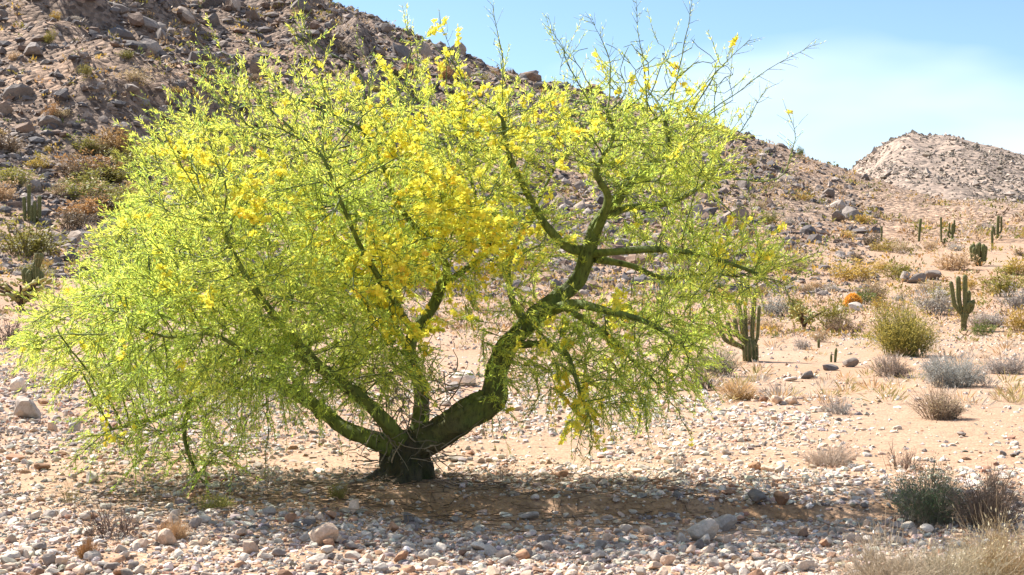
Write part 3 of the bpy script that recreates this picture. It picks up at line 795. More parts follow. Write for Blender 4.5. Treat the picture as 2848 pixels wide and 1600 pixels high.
    o = link('dead_twigs', make_mesh('dead_twigs', Vd - org, Fd, np.array([.30, .25, .17]) * g.uniform(.5, 1.4, (nd_, 1)).repeat(24, 0), M_dry), tree); o['kind'] = 'stuff'
    # leaves along the shoots
    def along(Qa, per, lo, L0, L1, W0, W1, spread=.75):
        n_, m_, _ = Qa.shape
        u = g.uniform(lo, 1, (n_, per)) * (m_ - 1); i_ = np.minimum(u.astype(int), m_ - 2); f_ = (u - i_)[..., None]
        r_ = np.arange(n_)[:, None]
        pp = Qa[r_, i_] * (1 - f_) + Qa[r_, i_ + 1] * f_; dd_ = norm(Qa[r_, i_ + 1] - Qa[r_, i_])
        pp = pp.reshape(-1, 3); dd_ = dd_.reshape(-1, 3)
        di = norm(dd_ + norm(g.normal(size=dd_.shape)) * spread)
        return pp, di, g.uniform(L0, L1, len(pp)), g.uniform(W0, W1, len(pp))
    sets = [along(Q, 44, .03, .018, .055, .004, .008), along(Q2, 4, .15, .015, .04, .003, .006, .6)]
    lp = np.vstack([s[0] for s in sets]); ld = np.vstack([s[1] for s in sets]); ll = np.concatenate([s[2] for s in sets]); lw = np.concatenate([s[3] for s in sets])
    Vl, Fl_ = leaves(lp, ld, ll, lw)
    pl = CX + FPX * lp[:, 0] / lp[:, 1]; pyl = HZ - FPX * (lp[:, 2] - EYE) / lp[:, 1]
    gr = np.array([.55, .66, .11]); yl = np.array([.76, .76, .13]); dk = np.array([.33, .48, .10])
    mixn = np.clip(.5 + .9 * fbm(lp[:, 0] * 2.4 + lp[:, 1], lp[:, 2] * 2.4, 91, 3) - (pyl - 700) / 1700, 0, 1)[:, None]
    lc = gr * (1 - mixn) + yl * mixn
    q = (g.random(len(lp)) < .25)[:, None]; lc = np.where(q, dk, lc) * g.uniform(.75, 1.25, (len(lp), 1))
    o = link('foliage', make_mesh('foliage', Vl - org, Fl_, np.repeat(lc, 4, 0), M_leaf, smooth=False), tree); o['kind'] = 'stuff'
    # blossom: five small petals round a centre
    BL = [(1230, 290, 130, 120, 1.0), (1300, 560, 130, 110, .9), (1340, 600, 150, 90, .7), (1050, 730, 190, 90, .9), (1100, 880, 130, 70, 1.0), (900, 680, 90, 80, .7), (760, 560, 110, 70, .6), (870, 230, 100, 120, .5),
          (1130, 370, 160, 90, 1.0), (1400, 680, 70, 50, .7), (1800, 210, 160, 100, .35), (1500, 960, 60, 50, .5), (1210, 1150, 60, 60, .7), (1450, 340, 150, 100, .35), (500, 480, 120, 90, .3), (650, 800, 300, 200, .05), (1600, 500, 300, 150, .05), (1230, 90, 60, 70, 1.2), (1720, 880, 40, 60, .5), (2050, 600, 90, 100, .25), (1600, 1160, 90, 100, .25)]
    allQ = np.concatenate([Q, Q2]); mid = allQ[:, 2]
    cpx = CX + FPX * mid[:, 0] / mid[:, 1]; cpy = HZ - FPX * (mid[:, 2] - EYE) / mid[:, 1]
    pr = np.full(len(mid), .012)
    for (x_, y_, rx, ry, a_) in BL: pr = np.maximum(pr, a_ * 1.5 * np.exp(-(((cpx - x_) / rx) ** 2 + ((cpy - y_) / ry) ** 2)))
    clump = np.clip(.25 + 3.0 * fbm(mid[:, 0] * 3.2 + mid[:, 1] * 1.7, mid[:, 2] * 3.2 - mid[:, 1] * 1.1, 97, 2), 0.02, 1.2)
    hit = g.random(len(mid)) < pr * clump * np.clip(1.2 - (mid[:, 1] - D0) * .35, .4, 1.6)
    hl_ = hit & (np.arange(len(mid)) < len(Q)); hs_ = hit & (np.arange(len(mid)) >= len(Q))
    fp = np.vstack([along(allQ[hl_], 11, .35, .01, .02, .01, .02)[0], along(allQ[hs_], 3, .35, .01, .02, .01, .02)[0]])
    cand = fp + g.normal(0, .014, fp.shape); sel = np.ones(len(cand), bool)
    fc = cand[sel]; nf = len(fc); print('blossoms', nf)
    ax = norm(g.normal(size=(nf, 3)) + np.array([-.3, -.3, .6])); a, b = frames(ax)
    pet = []
    for kpt in range(5):
        an = 2 * np.pi * kpt / 5 + g.uniform(-.2, .2, nf); s_ = g.uniform(.017, .028, nf)[:, None]
        dr = a * np.cos(an)[:, None] + b * np.sin(an)[:, None]; tn = np.cross(ax, dr)
        pet.append(np.stack([fc, fc + (dr * .62 + tn * .42 + ax * .25) * s_, fc + (dr * 1.12 + ax * .42) * s_, fc + (dr * .62 - tn * .42 + ax * .25) * s_], 1))
    Vf = np.stack(pet, 1).reshape(-1, 3); Ff = np.arange(len(Vf)).reshape(-1, 4)
    fcol = np.array([.95, .84, .10]) * g.uniform(.8, 1.12, (nf, 1)); fcol = np.where(g.random((nf, 1)) < .08, fcol * np.array([.98, .78, .8]), fcol)
    o = link('blossoms', make_mesh('blossoms', Vf - org, Ff, np.repeat(fcol, 20, 0).clip(0, .95), M_flower, smooth=False), tree); o['kind'] = 'stuff'
    o['label'] = 'bright yellow five-petalled blossoms'
build_tree()

# ------------------------------------------------------------------ boulders and loose rock on the slopes
def hill_scatter(n, r0, r1, p0, p1, seed, logr=True, zmin=1.2):
    g = np.random.default_rng(seed)
    X, Y = [], []; got = 0
    while got < n:
        r = np.exp(g.uniform(math.log(r0), math.log(r1), n)); px = g.uniform(p0, p1, n)
        y = r; x = (px - CX) / FPX * y; z = terrain(x, y)
        k = (z > zmin) & (g.random(n) < np.clip(.62 + .7 * fbm(x / 12, y / 12, 117, 3), .25, 1)) & (g.random(n) < 1 - .72 * sstep(1750, 2300, px))
        X.append(x[k]); Y.append(y[k]); got += k.sum()
    x = np.concatenate(X)[:n]; y = np.concatenate(Y)[:n]
    return x, y, terrain(x, y)

HILL_COL = np.array([(.33, .265, .215), (.235, .205, .185), (.44, .37, .31), (.28, .19, .135), (.155, .14, .135)])
def hill_rocks():
    n = 42000
    x, y, z = hill_scatter(n, 55, 285, -260, 2450, 3)
    r = np.hypot(x, y)
    s = np.exp(rng.normal(math.log(.19), .62, n)).clip(.06, 1.2) * np.clip(r / 120, .55, 1.7)
    ap = s / r
    ci = rng.choice(5, n, p=[.30, .26, .16, .12, .16])
    col = HILL_COL[ci] * np.exp(rng.normal(0, .14, (n, 1)))
    pxx = px_of(x, y)
    o_ = np.argsort(-ap); o_ = o_[(pxx[o_] > -30) & (pxx[o_] < 2400)][:290]
    one = np.zeros(n, bool); one[o_] = True
    m = ~one
    big = m & (ap > .0034); sml = m & ~big; parts = []
    for mm, pr in ((big, PROTO0), (sml, PROTO8)):
        parts.append(merge_stones(pr, np.stack([x, y, z + s * .12], -1)[mm], s[mm], rng.uniform(0, 6.28, mm.sum()), rng.normal(0, .4, mm.sum()), col[mm], rng.integers(0, 14, mm.sum())))
    print('rubble', big.sum(), sml.sum())
    V = np.vstack([p[0] for p in parts]); F = np.vstack([parts[0][1], parts[1][1] + len(parts[0][0])]); Cc = np.vstack([p[2] for p in parts])
    o = link('hillside_rubble', make_mesh('hillside_rubble', V, F, Cc, M_boulder, smooth=False))
    tag(o, 'loose grey and tan rubble covering the rocky slopes', 'rubble', kind='stuff')
    names = ['tan', 'grey', 'pale', 'rusty', 'dark grey']
    me = {}
    for c in range(5):
        for k in range(5):
            v, f = rock_shape(1, 500 + k, 9, .8, .03); me[c, k] = make_mesh('boulder', v, f, HILL_COL[c], M_boulder, smooth=False)
    for i in o_:
        b = link('boulder', me[int(ci[i]), int(rng.integers(0, 5))])
        b.location = (x[i], y[i], z[i] + s[i] * .18); b.scale = (s[i] * rng.uniform(.9, 1.3), s[i], s[i] * rng.uniform(.85, 1.25)); b.rotation_euler = (rng.normal(0, .3), rng.normal(0, .3), rng.uniform(0, 6.28))
        place = 'on the steep rocky hillside' if pxx[i] < 1500 else 'on the brown shoulder right of the tree'
        tag(b, f'{names[ci[i]]} angular boulder {place}', 'boulder', f'{names[ci[i]]} boulders {place}')
hill_rocks()

# ------------------------------------------------------------------ shrubs
def shrub_geo(seed, nstem, nleaf, ls, leafc, stemc, dome=.8, twig=2, tk=.006, upright=.5):
    """unit shrub: height 1, width 1; returns stems (V,F,tint) and leaves (V,F,tint)"""
    g = np.random.default_rng(seed)
    th = g.uniform(0, 6.28, nstem); rad = np.sqrt(g.random(nstem)) * .46
    top = np.stack([np.cos(th) * rad, np.sin(th) * rad, (dome + (1 - dome) * g.random(nstem)) * np.sqrt(np.clip(1 - (rad / .52) ** 2, .08, 1)) * g.uniform(.72, 1.08, nstem)], -1)
    lob = .62 + .55 * vnoise(th * 1.1 + seed, rad * 5, seed) + .18 * np.cos(th - seed); top *= lob[:, None]; top[:, :2] += np.array([.09 * math.cos(seed * 1.7), .09 * math.sin(seed * 1.7)]) * top[:, 2:]
    base = top * np.array([.42, .42, 0]) + np.concatenate([g.normal(0, .05, (nstem, 2)), np.zeros((nstem, 1))], 1) - np.array([0, 0, .04])
    m = 4; t = np.linspace(0, 1, m)
    ctl = base * .5 + top * .5; ctl[:, 2] += .10 * upright; ctl[:, :2] *= 1 - .35 * upright
    Q = base[:, None] * ((1 - t) ** 2)[None, :, None] + 2 * ctl[:, None] * (t * (1 - t))[None, :, None] + top[:, None] * (t ** 2)[None, :, None]
    Q[:, 1:] += g.normal(0, .014, Q[:, 1:].shape)
    Vs, Fs = tubes(Q, np.linspace(tk, tk * .4, m)[None] * np.ones((nstem, 1)), 3)
    # side twigs
    n2 = nstem * twig
    if n2:
        i_ = np.repeat(np.arange(nstem), twig); j_ = g.integers(1, m - 1, n2)
        p0 = Q[i_, j_]; d = norm(Q[i_, j_ + 1] - p0) + g.normal(0, .55, (n2, 3)); d = norm(d); L = g.uniform(.10, .26, n2)
        q2 = p0[:, None] + d[:, None] * (t[None, [0, 2, 3]] * L[:, None])[..., None]
        V2, F2 = tubes(q2, np.linspace(tk * .6, tk * .3, 3)[None] * np.ones((n2, 1)), 3)
        Fs = np.vstack([Fs, F2 + len(Vs)]); Vs = np.vstack([Vs, V2])
        tipp = np.concatenate([Q[:, 1:].reshape(-1, 3), q2[:, 1:].reshape(-1, 3)])
    else: tipp = Q[:, 2:].reshape(-1, 3)
    Vs[:, 2] = np.maximum(Vs[:, 2], -.05)
    cs = np.array(stemc) * g.uniform(.75, 1.25, (len(Vs) // 3 + 1, 1)).repeat(3, 0)[:len(Vs)]
    if nleaf:
        c = tipp[g.integers(0, len(tipp), nleaf)] + g.normal(0, .028, (nleaf, 3))
        c[:, 2] = np.maximum(c[:, 2], .01)
        d = norm(c * np.array([1, 1, .5]) + np.array([0, 0, .25]) + g.normal(0, .4, c.shape))
        Vl, Fl = leaves(c, d, g.uniform(.6, 1.3, nleaf) * ls, g.uniform(.6, 1.2, nleaf) * ls * .34)
        lc = np.array(leafc) * g.uniform(.7, 1.3, (nleaf, 1)); lc = np.repeat(lc, 4, 0)
    else: Vl = np.zeros((0, 3)); Fl = np.zeros((0, 4), int); lc = np.zeros((0, 3))
    return (Vs, Fs, cs), (Vl, Fl, lc)

KINDS = {   # leaf colour, stem colour
    'olive green': ((.27, .25, .055), (.20, .16, .10)), 'golden yellow': ((.50, .35, .075), (.34, .25, .13)), 'ash grey': ((.44, .39, .33), (.34, .30, .26)),
    'straw coloured': ((.50, .37, .21), (.36, .27, .17)), 'dark brown': ((.20, .145, .09), (.15, .11, .08)), 'mid green': ((.16, .20, .05), (.14, .12, .07)), 'rust tinted': ((.42, .25, .10), (.25, .17, .10))}
FARSH = {}
for kn, (lc, sc) in KINDS.items():
    for k in range(3):
        (a, b, c), (d, e, f) = shrub_geo(700 + k * 13 + len(kn), 44, 900, .085, lc, tuple(.5 * np.array(sc) + .4 * np.array(lc)), .7, 2, .006)
        FARSH[kn, k] = make_mesh('shrub', np.vstack([a, d]), np.vstack([b, e + len(a)]), np.vstack([c, f]), M_shrub, smooth=False)
def far_shrub(x, y, wd, ht, kind, label, group, sink=.03):
    o = link('shrub', FARSH[kind, int(rng.integers(0, 3))])
    o.location = (x, y, float(terrain(x, y)) - sink * ht); o.scale = (wd * 1.22, wd * 1.22, ht * 1.25); o.rotation_euler = (0, 0, rng.uniform(0, 6.28))
    return tag(o, label, 'shrub', group)

# shrubs picked out of the photograph: foot pixel, width, height, kind, label
PICK = [
    (2725, 936, 66, 52, 'mid green', 'round dark green shrub at the foot of the slim armed cactus'),
    (2832, 922, 90, 66, 'golden yellow', 'yellow brown shrub with dark top right of the round shrub'),
    (2312, 918, 96, 82, 'olive green', 'olive shrub standing beside the yellow cholla on the flat'),
    (2362, 932, 100, 56, 'dark brown', 'low brown twiggy shrub between olive shrub and yellow-green bush'),
    (2282, 952, 56, 34, 'straw coloured', 'small straw tuft on bare sand below the cholla'),
    (2232, 972, 66, 30, 'ash grey', 'small pale grey cushion shrub on bare sand beside the straw tuft'),
    (2432, 842, 80, 66, 'straw coloured', 'tan shrub just behind the orange barrel cactus'),
    (2395, 846, 60, 50, 'mid green', 'dark green shrub touching the orange barrel cactus'),
    (2448, 862, 50, 34, 'golden yellow', 'small golden shrub beside the orange barrel cactus'),
    (2500, 778, 92, 50, 'olive green', 'yellow-green dome shrub on pale sand above the stony mound'),
    (2370, 782, 130, 60, 'golden yellow', 'wide golden shrub on the rise left of the stony mound'),
    (2585, 818, 80, 40, 'straw coloured', 'tan dome shrub directly below the stony mound'),
    (2650, 752, 110, 56, 'straw coloured', 'tan shrub with shaded base left of the dome-shaped cactus'),
    (2825, 765, 90, 48, 'golden yellow', 'bright golden shrub right of the dome-shaped cactus'),
    (2790, 825, 130, 70, 'olive green', 'yellow-green shrub below the bright golden shrub'),
    (2695, 805, 50, 40, 'golden yellow', 'small yellow shrub above the slim armed cactus'),
    (2600, 875, 130, 80, 'ash grey', 'grey loose shrub behind the big yellow-green bush'),
    (2830, 860, 110, 60, 'ash grey', 'grey shrub under the yellow-green shrub on the slope'),
    (2385, 735, 50, 40, 'dark brown', 'small dark shrub on the far flat beside a white boulder'),
    (2455, 700, 70, 36, 'golden yellow', 'yellow shrub at the foot of the thin lone far cactus'),
    (2508, 705, 70, 34, 'straw coloured', 'straw dome shrub on the edge of the far sand bench'),
    (2590, 698, 56, 30, 'straw coloured', 'small tan shrub at the end of the far sand bench'),
    (2425, 685, 60, 42, 'dark brown', 'dark brown shrub left of the yellow one on the far flat'),
    (2740, 900, 60, 30, 'ash grey', 'small grey shrub just behind the round dark shrub'),
    (2212, 880, 70, 60, 'olive green', 'olive shrub behind the yellow cholla by the branch tips'),
    (2150, 880, 110, 60, 'ash grey', 'grey shrub behind the palo verde branch tips near the cactus'),
    (2200, 760, 110, 60, 'straw coloured', 'straw shrub on the rise behind the right branch tips'),
    (80, 715, 240, 105, 'olive green', 'big olive bush on the left slope between two cacti'),
    (335, 745, 170, 110, 'mid green', 'green bush half hidden behind the left crown'),
    (200, 640, 120, 60, 'dark brown', 'dark shrub right of the many-stemmed hillside cactus'),
    (40, 520, 120, 60, 'olive green', 'olive bush above the many-stemmed hillside cactus'),
    (260, 530, 150, 60, 'olive green', 'olive bush on the lower hillside right of another'),
    (320, 430, 120, 80, 'rust tinted', 'rusty shrub with a white boulder in front on the hillside'),
    (150, 335, 60, 50, 'rust tinted', 'rusty shrub high up among hillside boulders'),
    (240, 215, 46, 36, 'olive green', 'bright olive tuft midway up the hillside'),
    (140, 125, 40, 40, 'olive green', 'pale olive tuft high on the hillside'),
    (15, 560, 80, 60, 'straw coloured', 'straw bush at the foot of the hillside'),
    (2228, 437, 24, 34, 'mid green', 'lone dark bush standing on the brown skyline'),
    (1128, 76, 34, 22, 'mid green', 'small dark bush on the skyline of the big hill'),
    (2080, 905, 90, 40, 'straw coloured', 'straw brush behind the stout armed cactus'),
]
for (px, py, wpx, hpx, kn, lab) in PICK:
    x, y, z = G(px, py, 14)
    far_shrub(x, y, wpx / FPX * y, hpx / FPX * y, kn, lab, None)

# soft brush along the foot of the big hill
for i_ in range(28):
    px, py = float(rng.uniform(-10, 620)), float(rng.uniform(390, 640))
    if 10 < px < 190: px += 190
    x, y, z = G(px, py, 40); wp = float(rng.uniform(80, 170)); kk = ['olive green', 'olive green', 'dark brown', 'rust tinted', 'straw coloured'][i_ % 5]
    far_shrub(x, y, wp / FPX * y, wp * float(rng.uniform(.35, .5)) / FPX * y, kk, f'{kk} bush in the brush belt at the foot of the rocky hillside', f'{kk} bushes in the brush belt')

# scattered scrub of the flat and the slopes
def scrub():
    g = np.random.default_rng(77)
    kn = list(KINDS)
    # open flat right of and behind the tree
    n = 0
    while n < 125:
        px = g.uniform(-60, 2900); y = math.exp(g.uniform(math.log(34), math.log(170)))
        if px < 1500 and y < 45: continue
        x = (px - CX) / FPX * y
        if g.random() > np.clip(.6 + .9 * float(fbm(np.array(x / 9), np.array(y / 9), 131, 2)), .1, 1): continue
        if 2150 < px < 2848 and y < 48: continue
        k = kn[g.choice(7, p=[.24, .18, .2, .22, .08, .04, .04])]
        wd = g.uniform(.55, 1.5) * np.clip(y / 70, .8, 1.7); ht = wd * g.uniform(.38, .62)
        pl = 'on the open desert flat' if px > 1500 else 'at the foot of the big hill'
        far_shrub(x, y, wd, ht, k, f'{k} scrub bush {pl}', f'{k} scrub bushes {pl}', .08); n += 1
    x, y, z = hill_scatter(110, 75, 275, -100, 2420, 19, zmin=6)
    for i in range(110):
        wd = g.uniform(.7, 1.9) * np.clip(y[i] / 150, .8, 1.4); ht = wd * g.uniform(.5, .9)
        k = kn[g.choice(7, p=[.30, .10, .12, .13, .15, .06, .14])]
        pl = 'among the rocks of the slope left of the tree' if px_of(x[i], y[i]) < 1450 else 'on the brown shoulder slope right of the tree'
        far_shrub(float(x[i]), float(y[i]), wd, ht, k, f'{k} bush {pl}', f'{k} bushes {pl}', .12)
    # the uncountable rest: low tufts merged
    nt_ = 15000
    r = np.exp(g.uniform(math.log(40), math.log(300), nt_)); px = g.uniform(-260, 3000, nt_); yy = r; xx = (px - CX) / FPX * yy
    kf = g.random(nt_) < np.clip(.42 + .9 * fbm(xx / 14, yy / 14, 151, 3) + .35 * sstep(44, 60, yy) * (1 - sstep(130, 170, yy)), .03, 1); xx, yy = xx[kf], yy[kf]
    zz = terrain(xx, yy); nq = 11; sz = g.uniform(.2, .62, len(xx)) * np.clip(yy / 110, .5, 1.7)
    cc = np.array([KINDS[k][0] for k in kn])[g.choice(7, len(xx), p=[.26, .12, .16, .2, .14, .06, .06])]
    base = np.repeat(np.stack([xx, yy, zz], -1), nq, 0); S_ = np.repeat(sz, nq)[:, None]
    off = g.normal(0, .42, base.shape) * S_; off[:, 2] = np.abs(off[:, 2]) * .75
    d = norm(off + g.normal(0, .3, off.shape) * S_ + np.array([0, 0, .3]) * S_)
    V, F = leaves(base + off, d, g.uniform(.35, .75, len(base)) * S_[:, 0], g.uniform(.16, .34, len(base)) * S_[:, 0])
    # nearer, finer tufts on the sand right of the tree
    n3 = 420; y3 = np.exp(g.uniform(math.log(19), math.log(46), n3)); p3 = g.uniform(1250, 2900, n3); x3 = (p3 - CX) / FPX * y3; q3 = 30
    k3 = g.random(n3) < np.clip(.5 + 1.0 * fbm(x3 / 3, y3 / 5, 181, 2), .1, 1); x3, y3 = x3[k3], y3[k3]; s3 = np.repeat(g.uniform(.10, .24, len(x3)), q3)[:, None]
    b3 = np.repeat(np.stack([x3, y3, terrain(x3, y3)], -1), q3, 0); o3 = g.normal(0, .4, b3.shape) * s3; o3[:, 2] = np.abs(o3[:, 2]) * .4
    V3, F3 = leaves(b3 + o3, norm(o3 * np.array([1, 1, .3]) + np.array([0, 0, .5]) * s3 + g.normal(0, .15, o3.shape) * s3), g.uniform(.5, 1.1, len(b3)) * s3[:, 0], g.uniform(.06, .12, len(b3)) * s3[:, 0])
    c3 = np.repeat(np.array([(.50, .40, .27), (.46, .42, .35), (.52, .36, .18), (.38, .33, .14)])[g.integers(0, 4, len(x3))], q3 * 4, 0) * g.uniform(.75, 1.2, (len(b3), 1)).repeat(4, 0)
    lc = np.repeat(np.repeat(cc * g.uniform(.65, 1.2, (len(xx), 1)), nq, 0) * g.uniform(.75, 1.25, (len(base), 1)), 4, 0)
    o = link('desert_scrub', make_mesh('desert_scrub', np.vstack([V, V3]), np.vstack([F, F3 + len(V)]), np.vstack([lc, c3]), M_shrub, smooth=False))
    tag(o, 'low dry desert scrub dotting the flat and the slopes', 'scrub', kind='stuff')
    # far hill: dark bushes and rocks
    n = 9000
    px = g.uniform(2150, 3000, n * 3); r = g.uniform(440, 730, n * 3); xx = (px - CX) / FPX * r
    kf = g.random(n * 3) < np.clip(.42 + 1.2 * fbm(xx / 28, r / 45, 171, 3), .14, 1); xx, r = xx[kf][:n], r[kf][:n]; n = len(r); zz = terrain(xx, r)
    s = np.exp(g.normal(math.log(.42), .5, n))
    col = np.array([(.20, .175, .14), (.26, .22, .175), (.40, .34, .29), (.33, .28, .235)])[g.choice(4, n, p=[.34, .2, .2, .26])]
    V, F, Cc = merge_stones(PROTO8, np.stack([xx, r, zz + s * .25], -1), s, g.uniform(0, 6.28, n), g.normal(0, .3, n), col, g.integers(0, 14, n))
    o = link('distant_scrub', make_mesh('distant_scrub', V, F, Cc, M_boulder, smooth=False))
    tag(o, 'dark scrub and boulders speckling the distant grey hill', 'scrub', kind='stuff')
scrub()

# ------------------------------------------------------------------ cacti
def cactus_column(pts, rad, parent, org, name, ribs=11, seed=0, tipc=(.30, .26, .12)):
    pts = [np.array(p, float) for p in pts]; rad = list(rad)
    d = norm(pts[-1] - pts[-2]); r = rad[-1]; L = np.linalg.norm(pts[-1] - pts[-2])
    pts = pts[:-1] + [pts[-1] - d * min(r * 1.1, L * .5), pts[-1] - d * r * .5, pts[-1] - d * r * .12]; rad = rad[:-1] + [r, r * .84, r * .40]
    k = ribs * 4
    V, F, Q, rr = one_tube(np.array(pts), rad, k, (ribs, .13), .03, seed, step=max(.04, max(rad) * .8))
    n = len(Q); th = np.arange(k) / k * 2 * np.pi; crest = np.clip(np.cos(th * ribs), -1, 1) * .5 + .5
    cr = np.tile(crest, n); cr = np.concatenate([cr, [.5, .5]])[:, None] ** 2
    h = np.concatenate([np.repeat(np.linspace(0, 1, n), k), [1, 0]])[:, None]
    gcol = np.array([.10, .12, .036]) * (.7 + .3 * h); col = gcol * (1 - cr * .55) + np.array(tipc) * cr * .55
    o = link(name, make_mesh(name, V - org, F, col, M_cactus), parent)
    # spines along the ribs
    g = np.random.default_rng(seed + 5); ns = int(n * ribs * 1.6)
    vi = g.integers(0, n, ns) * k + (g.integers(0, ribs, ns) * 4); p = V[vi]; ctr = Q[vi // k]; dn = norm(norm(p - ctr) + g.normal(0, .5, p.shape))
    Vs, Fs = leaves(p, dn, g.uniform(.25, .5, ns) * max(rad), np.full(ns, max(rad) * .06))
    s = link('spines', make_mesh('spines', Vs - org, Fs, np.array([.62, .50, .28]), M_dry, smooth=False), o); s['kind'] = 'stuff'
    return o

def cardon(px, py, stems, label, trunk=None, seed=0, rmin=14, dpx=None):
    """stems: list of (px base, py base, px out, py elbow, px top, py top, half width px, depth offset in half widths)"""
    x, y, z = G(px, py, rmin); u = y / FPX
    t = empty('columnar_cactus', (x, y, z - .02)); org = np.array([x, y, z - .02])
    def W(a, b, dd=0): return np.array([x + (a - px) * u, y + dd * u, z + (py - b) * u])
    if trunk:
        pts = [W(a, b) for a, b, _ in trunk]; pts[0][2] -= .06
        cactus_column(pts, [q[2] * u for q in trunk], t, org, 'trunk', 12, seed, (.30, .20, .10))
    for k, s in enumerate(stems):
        bx, by, ox, oy, tx, ty, hw, dd = s
        if bx == ox: pts = [W(bx, by + 6, dd * hw), W((bx + tx) / 2, (by + ty) / 2, dd * hw), W(tx, ty, dd * hw)]
        else: pts = [W(bx, by, dd * hw * .3), W(ox * .8 + bx * .2, oy * .7 + by * .3, dd * hw * .8), W(ox, oy - hw * 1.2, dd * hw), W((ox + tx) / 2, (oy + ty) / 2 - hw, dd * hw), W(tx, ty, dd * hw)]
        r = [hw * u] * len(pts); r[0] *= .8
        cactus_column(pts, r, t, org, 'stem' if bx == ox else 'arm', 9, seed + k + 1)
    return tag(t, label, 'cactus')

cardon(2085, 1005, [(2072, 950, 2068, 930, 2052, 832, 5, -1), (2078, 945, 2076, 920, 2072, 846, 4.6, 1), (2095, 950, 2092, 930, 2100, 800, 5.6, -.5), (2102, 955, 2108, 925, 2112, 850, 4.6, 0),
                    (2066, 965, 2030, 945, 2022, 892, 5.4, -1.5), (2068, 970, 2010, 940, 1992, 905, 5.4, 0), (2072, 955, 2046, 925, 2040, 885, 5.4, -2.5), (2080, 950, 2060, 915, 2060, 880, 5, -3)],
       'stout many-armed cactus with thick dark trunk beside the branch tips', [(2088, 1008, 19), (2087, 970, 21), (2084, 938, 18)], 10, 20)
cardon(2682, 920, [(2672, 872, 2652, 840, 2644, 782, 5.5, 0), (2675, 865, 2668, 830, 2667, 768, 6, 1), (2682, 862, 2682, 862, 2682, 764, 6, -1), (2688, 868, 2694, 840, 2695, 808, 5.5, 0), (2690, 872, 2704, 855, 2709, 834, 6, 0), (2686, 870, 2690, 850, 2700, 850, 5.5, -2)],
       'slim armed cactus on a narrow brown trunk, standing alone on sand', [(2680, 922, 7), (2681, 890, 7.5), (2684, 862, 12)], 30, 20)
cardon(2722, 740, [(2722 + a, 722, 2722 + a, 722, 2722 + a * 1.25, 672 + abs(a) * .5 + b, 5.2, c) for a, b, c in ((-17, 2, 0), (-10, 0, 1.5), (-4, 3, -1.5), (3, 0, 1.2), (9, 2, -1.4), (16, 4, 0), (12, 8, 1.6), (-13, 9, -1.5))],
       'compact dome-shaped cactus of crowded upright stems on a short brown trunk', [(2722, 741, 7.5), (2722, 730, 9), (2722, 716, 15)], 50, 20)
cardon(92, 618, [(70, 618, 70, 618, 66, 548, 4.6, 0), (79, 618, 79, 618, 79, 514, 4.6, 1), (88, 618, 88, 618, 90, 572, 4.6, -1), (98, 618, 98, 618, 98, 560, 4.6, -1), (110, 618, 110, 618, 110, 545, 4.8, 0), (104, 618, 104, 618, 105, 580, 4.4, 1.5)],
       'many-stemmed cactus cluster with one tall stem on the left hillside', None, 70, 20)
cardon(96, 792, [(100, 795, 100, 760, 98, 728, 11, 0), (72, 790, 72, 790, 69, 744, 9, 0), (84, 792, 84, 792, 84, 752, 8.5, -1.2), (114, 792, 114, 792, 112, 755, 8.5, .5), (103, 742, 108, 716, 112, 732, 10.5, 0)],
       'dark stubby cactus cluster with a bent top above the cholla', None, 90, 20)
cardon(235, 772, [(232, 772, 232, 772, 230, 724, 8, 0), (246, 772, 246, 772, 247, 742, 7, .5)], 'short dark cactus at the edge of the left crown', None, 100, 20)
cardon(2452, 671, [(2452, 671, 2452, 671, 2452, 630, 2.6, 0)], 'thin lone single-stem cactus on the far flat', None, 110, 20)
cardon(2556, 672, [(2555, 672, 2555, 672, 2561, 608, 3.4, 0)], 'tall slightly leaning single-stem cactus on the far flat', None, 120, 20)
cardon(2620, 678, [(2618, 678, 2618, 678, 2617, 604, 2.6, 0), (2627, 678, 2627, 678, 2627, 662, 2.8, 0)], 'thin straight far cactus with a stub at its foot', None, 130, 20)
cardon(2648, 666, [(2649, 666, 2649, 666, 2650, 622, 3.6, 0), (2645, 652, 2640, 640, 2641, 620, 2.4, 0), (2652, 650, 2655, 640, 2654, 612, 2.4, 0), (2642, 662, 2637, 655, 2637, 642, 2.4, 0)], 'small forked cactus beside the thin straight far cactus', None, 140, 20)
cardon(2774, 666, [(2774, 666, 2774, 666, 2777, 600, 3.8, 0), (2780, 650, 2785, 640, 2785, 602, 2.6, 0), (2768, 655, 2765, 645, 2764, 632, 2.6, 0)], 'green candelabra cactus on the far flat', None, 150, 20)
cardon(2760, 697, [(2760, 697, 2760, 697, 2759, 640, 3.2, 0), (2762, 645, 2763, 640, 2762, 628, 3, 1)], 'pale slender cactus in front of the green candelabra cactus', None, 160, 20)
cardon(2277, 968, [(2277, 968, 2277, 968, 2277, 943, 3.4, 0)], 'tiny lone cactus stub on the bare sand', None, 170, 20)
cardon(2322, 1008, [(2322, 1008, 2322, 1008, 2326, 968, 3.6, 0), (2312, 1008, 2312, 1008, 2312, 985, 3, .5)], 'small twin-stem cactus behind the dark sand rocks', None, 180, 20)

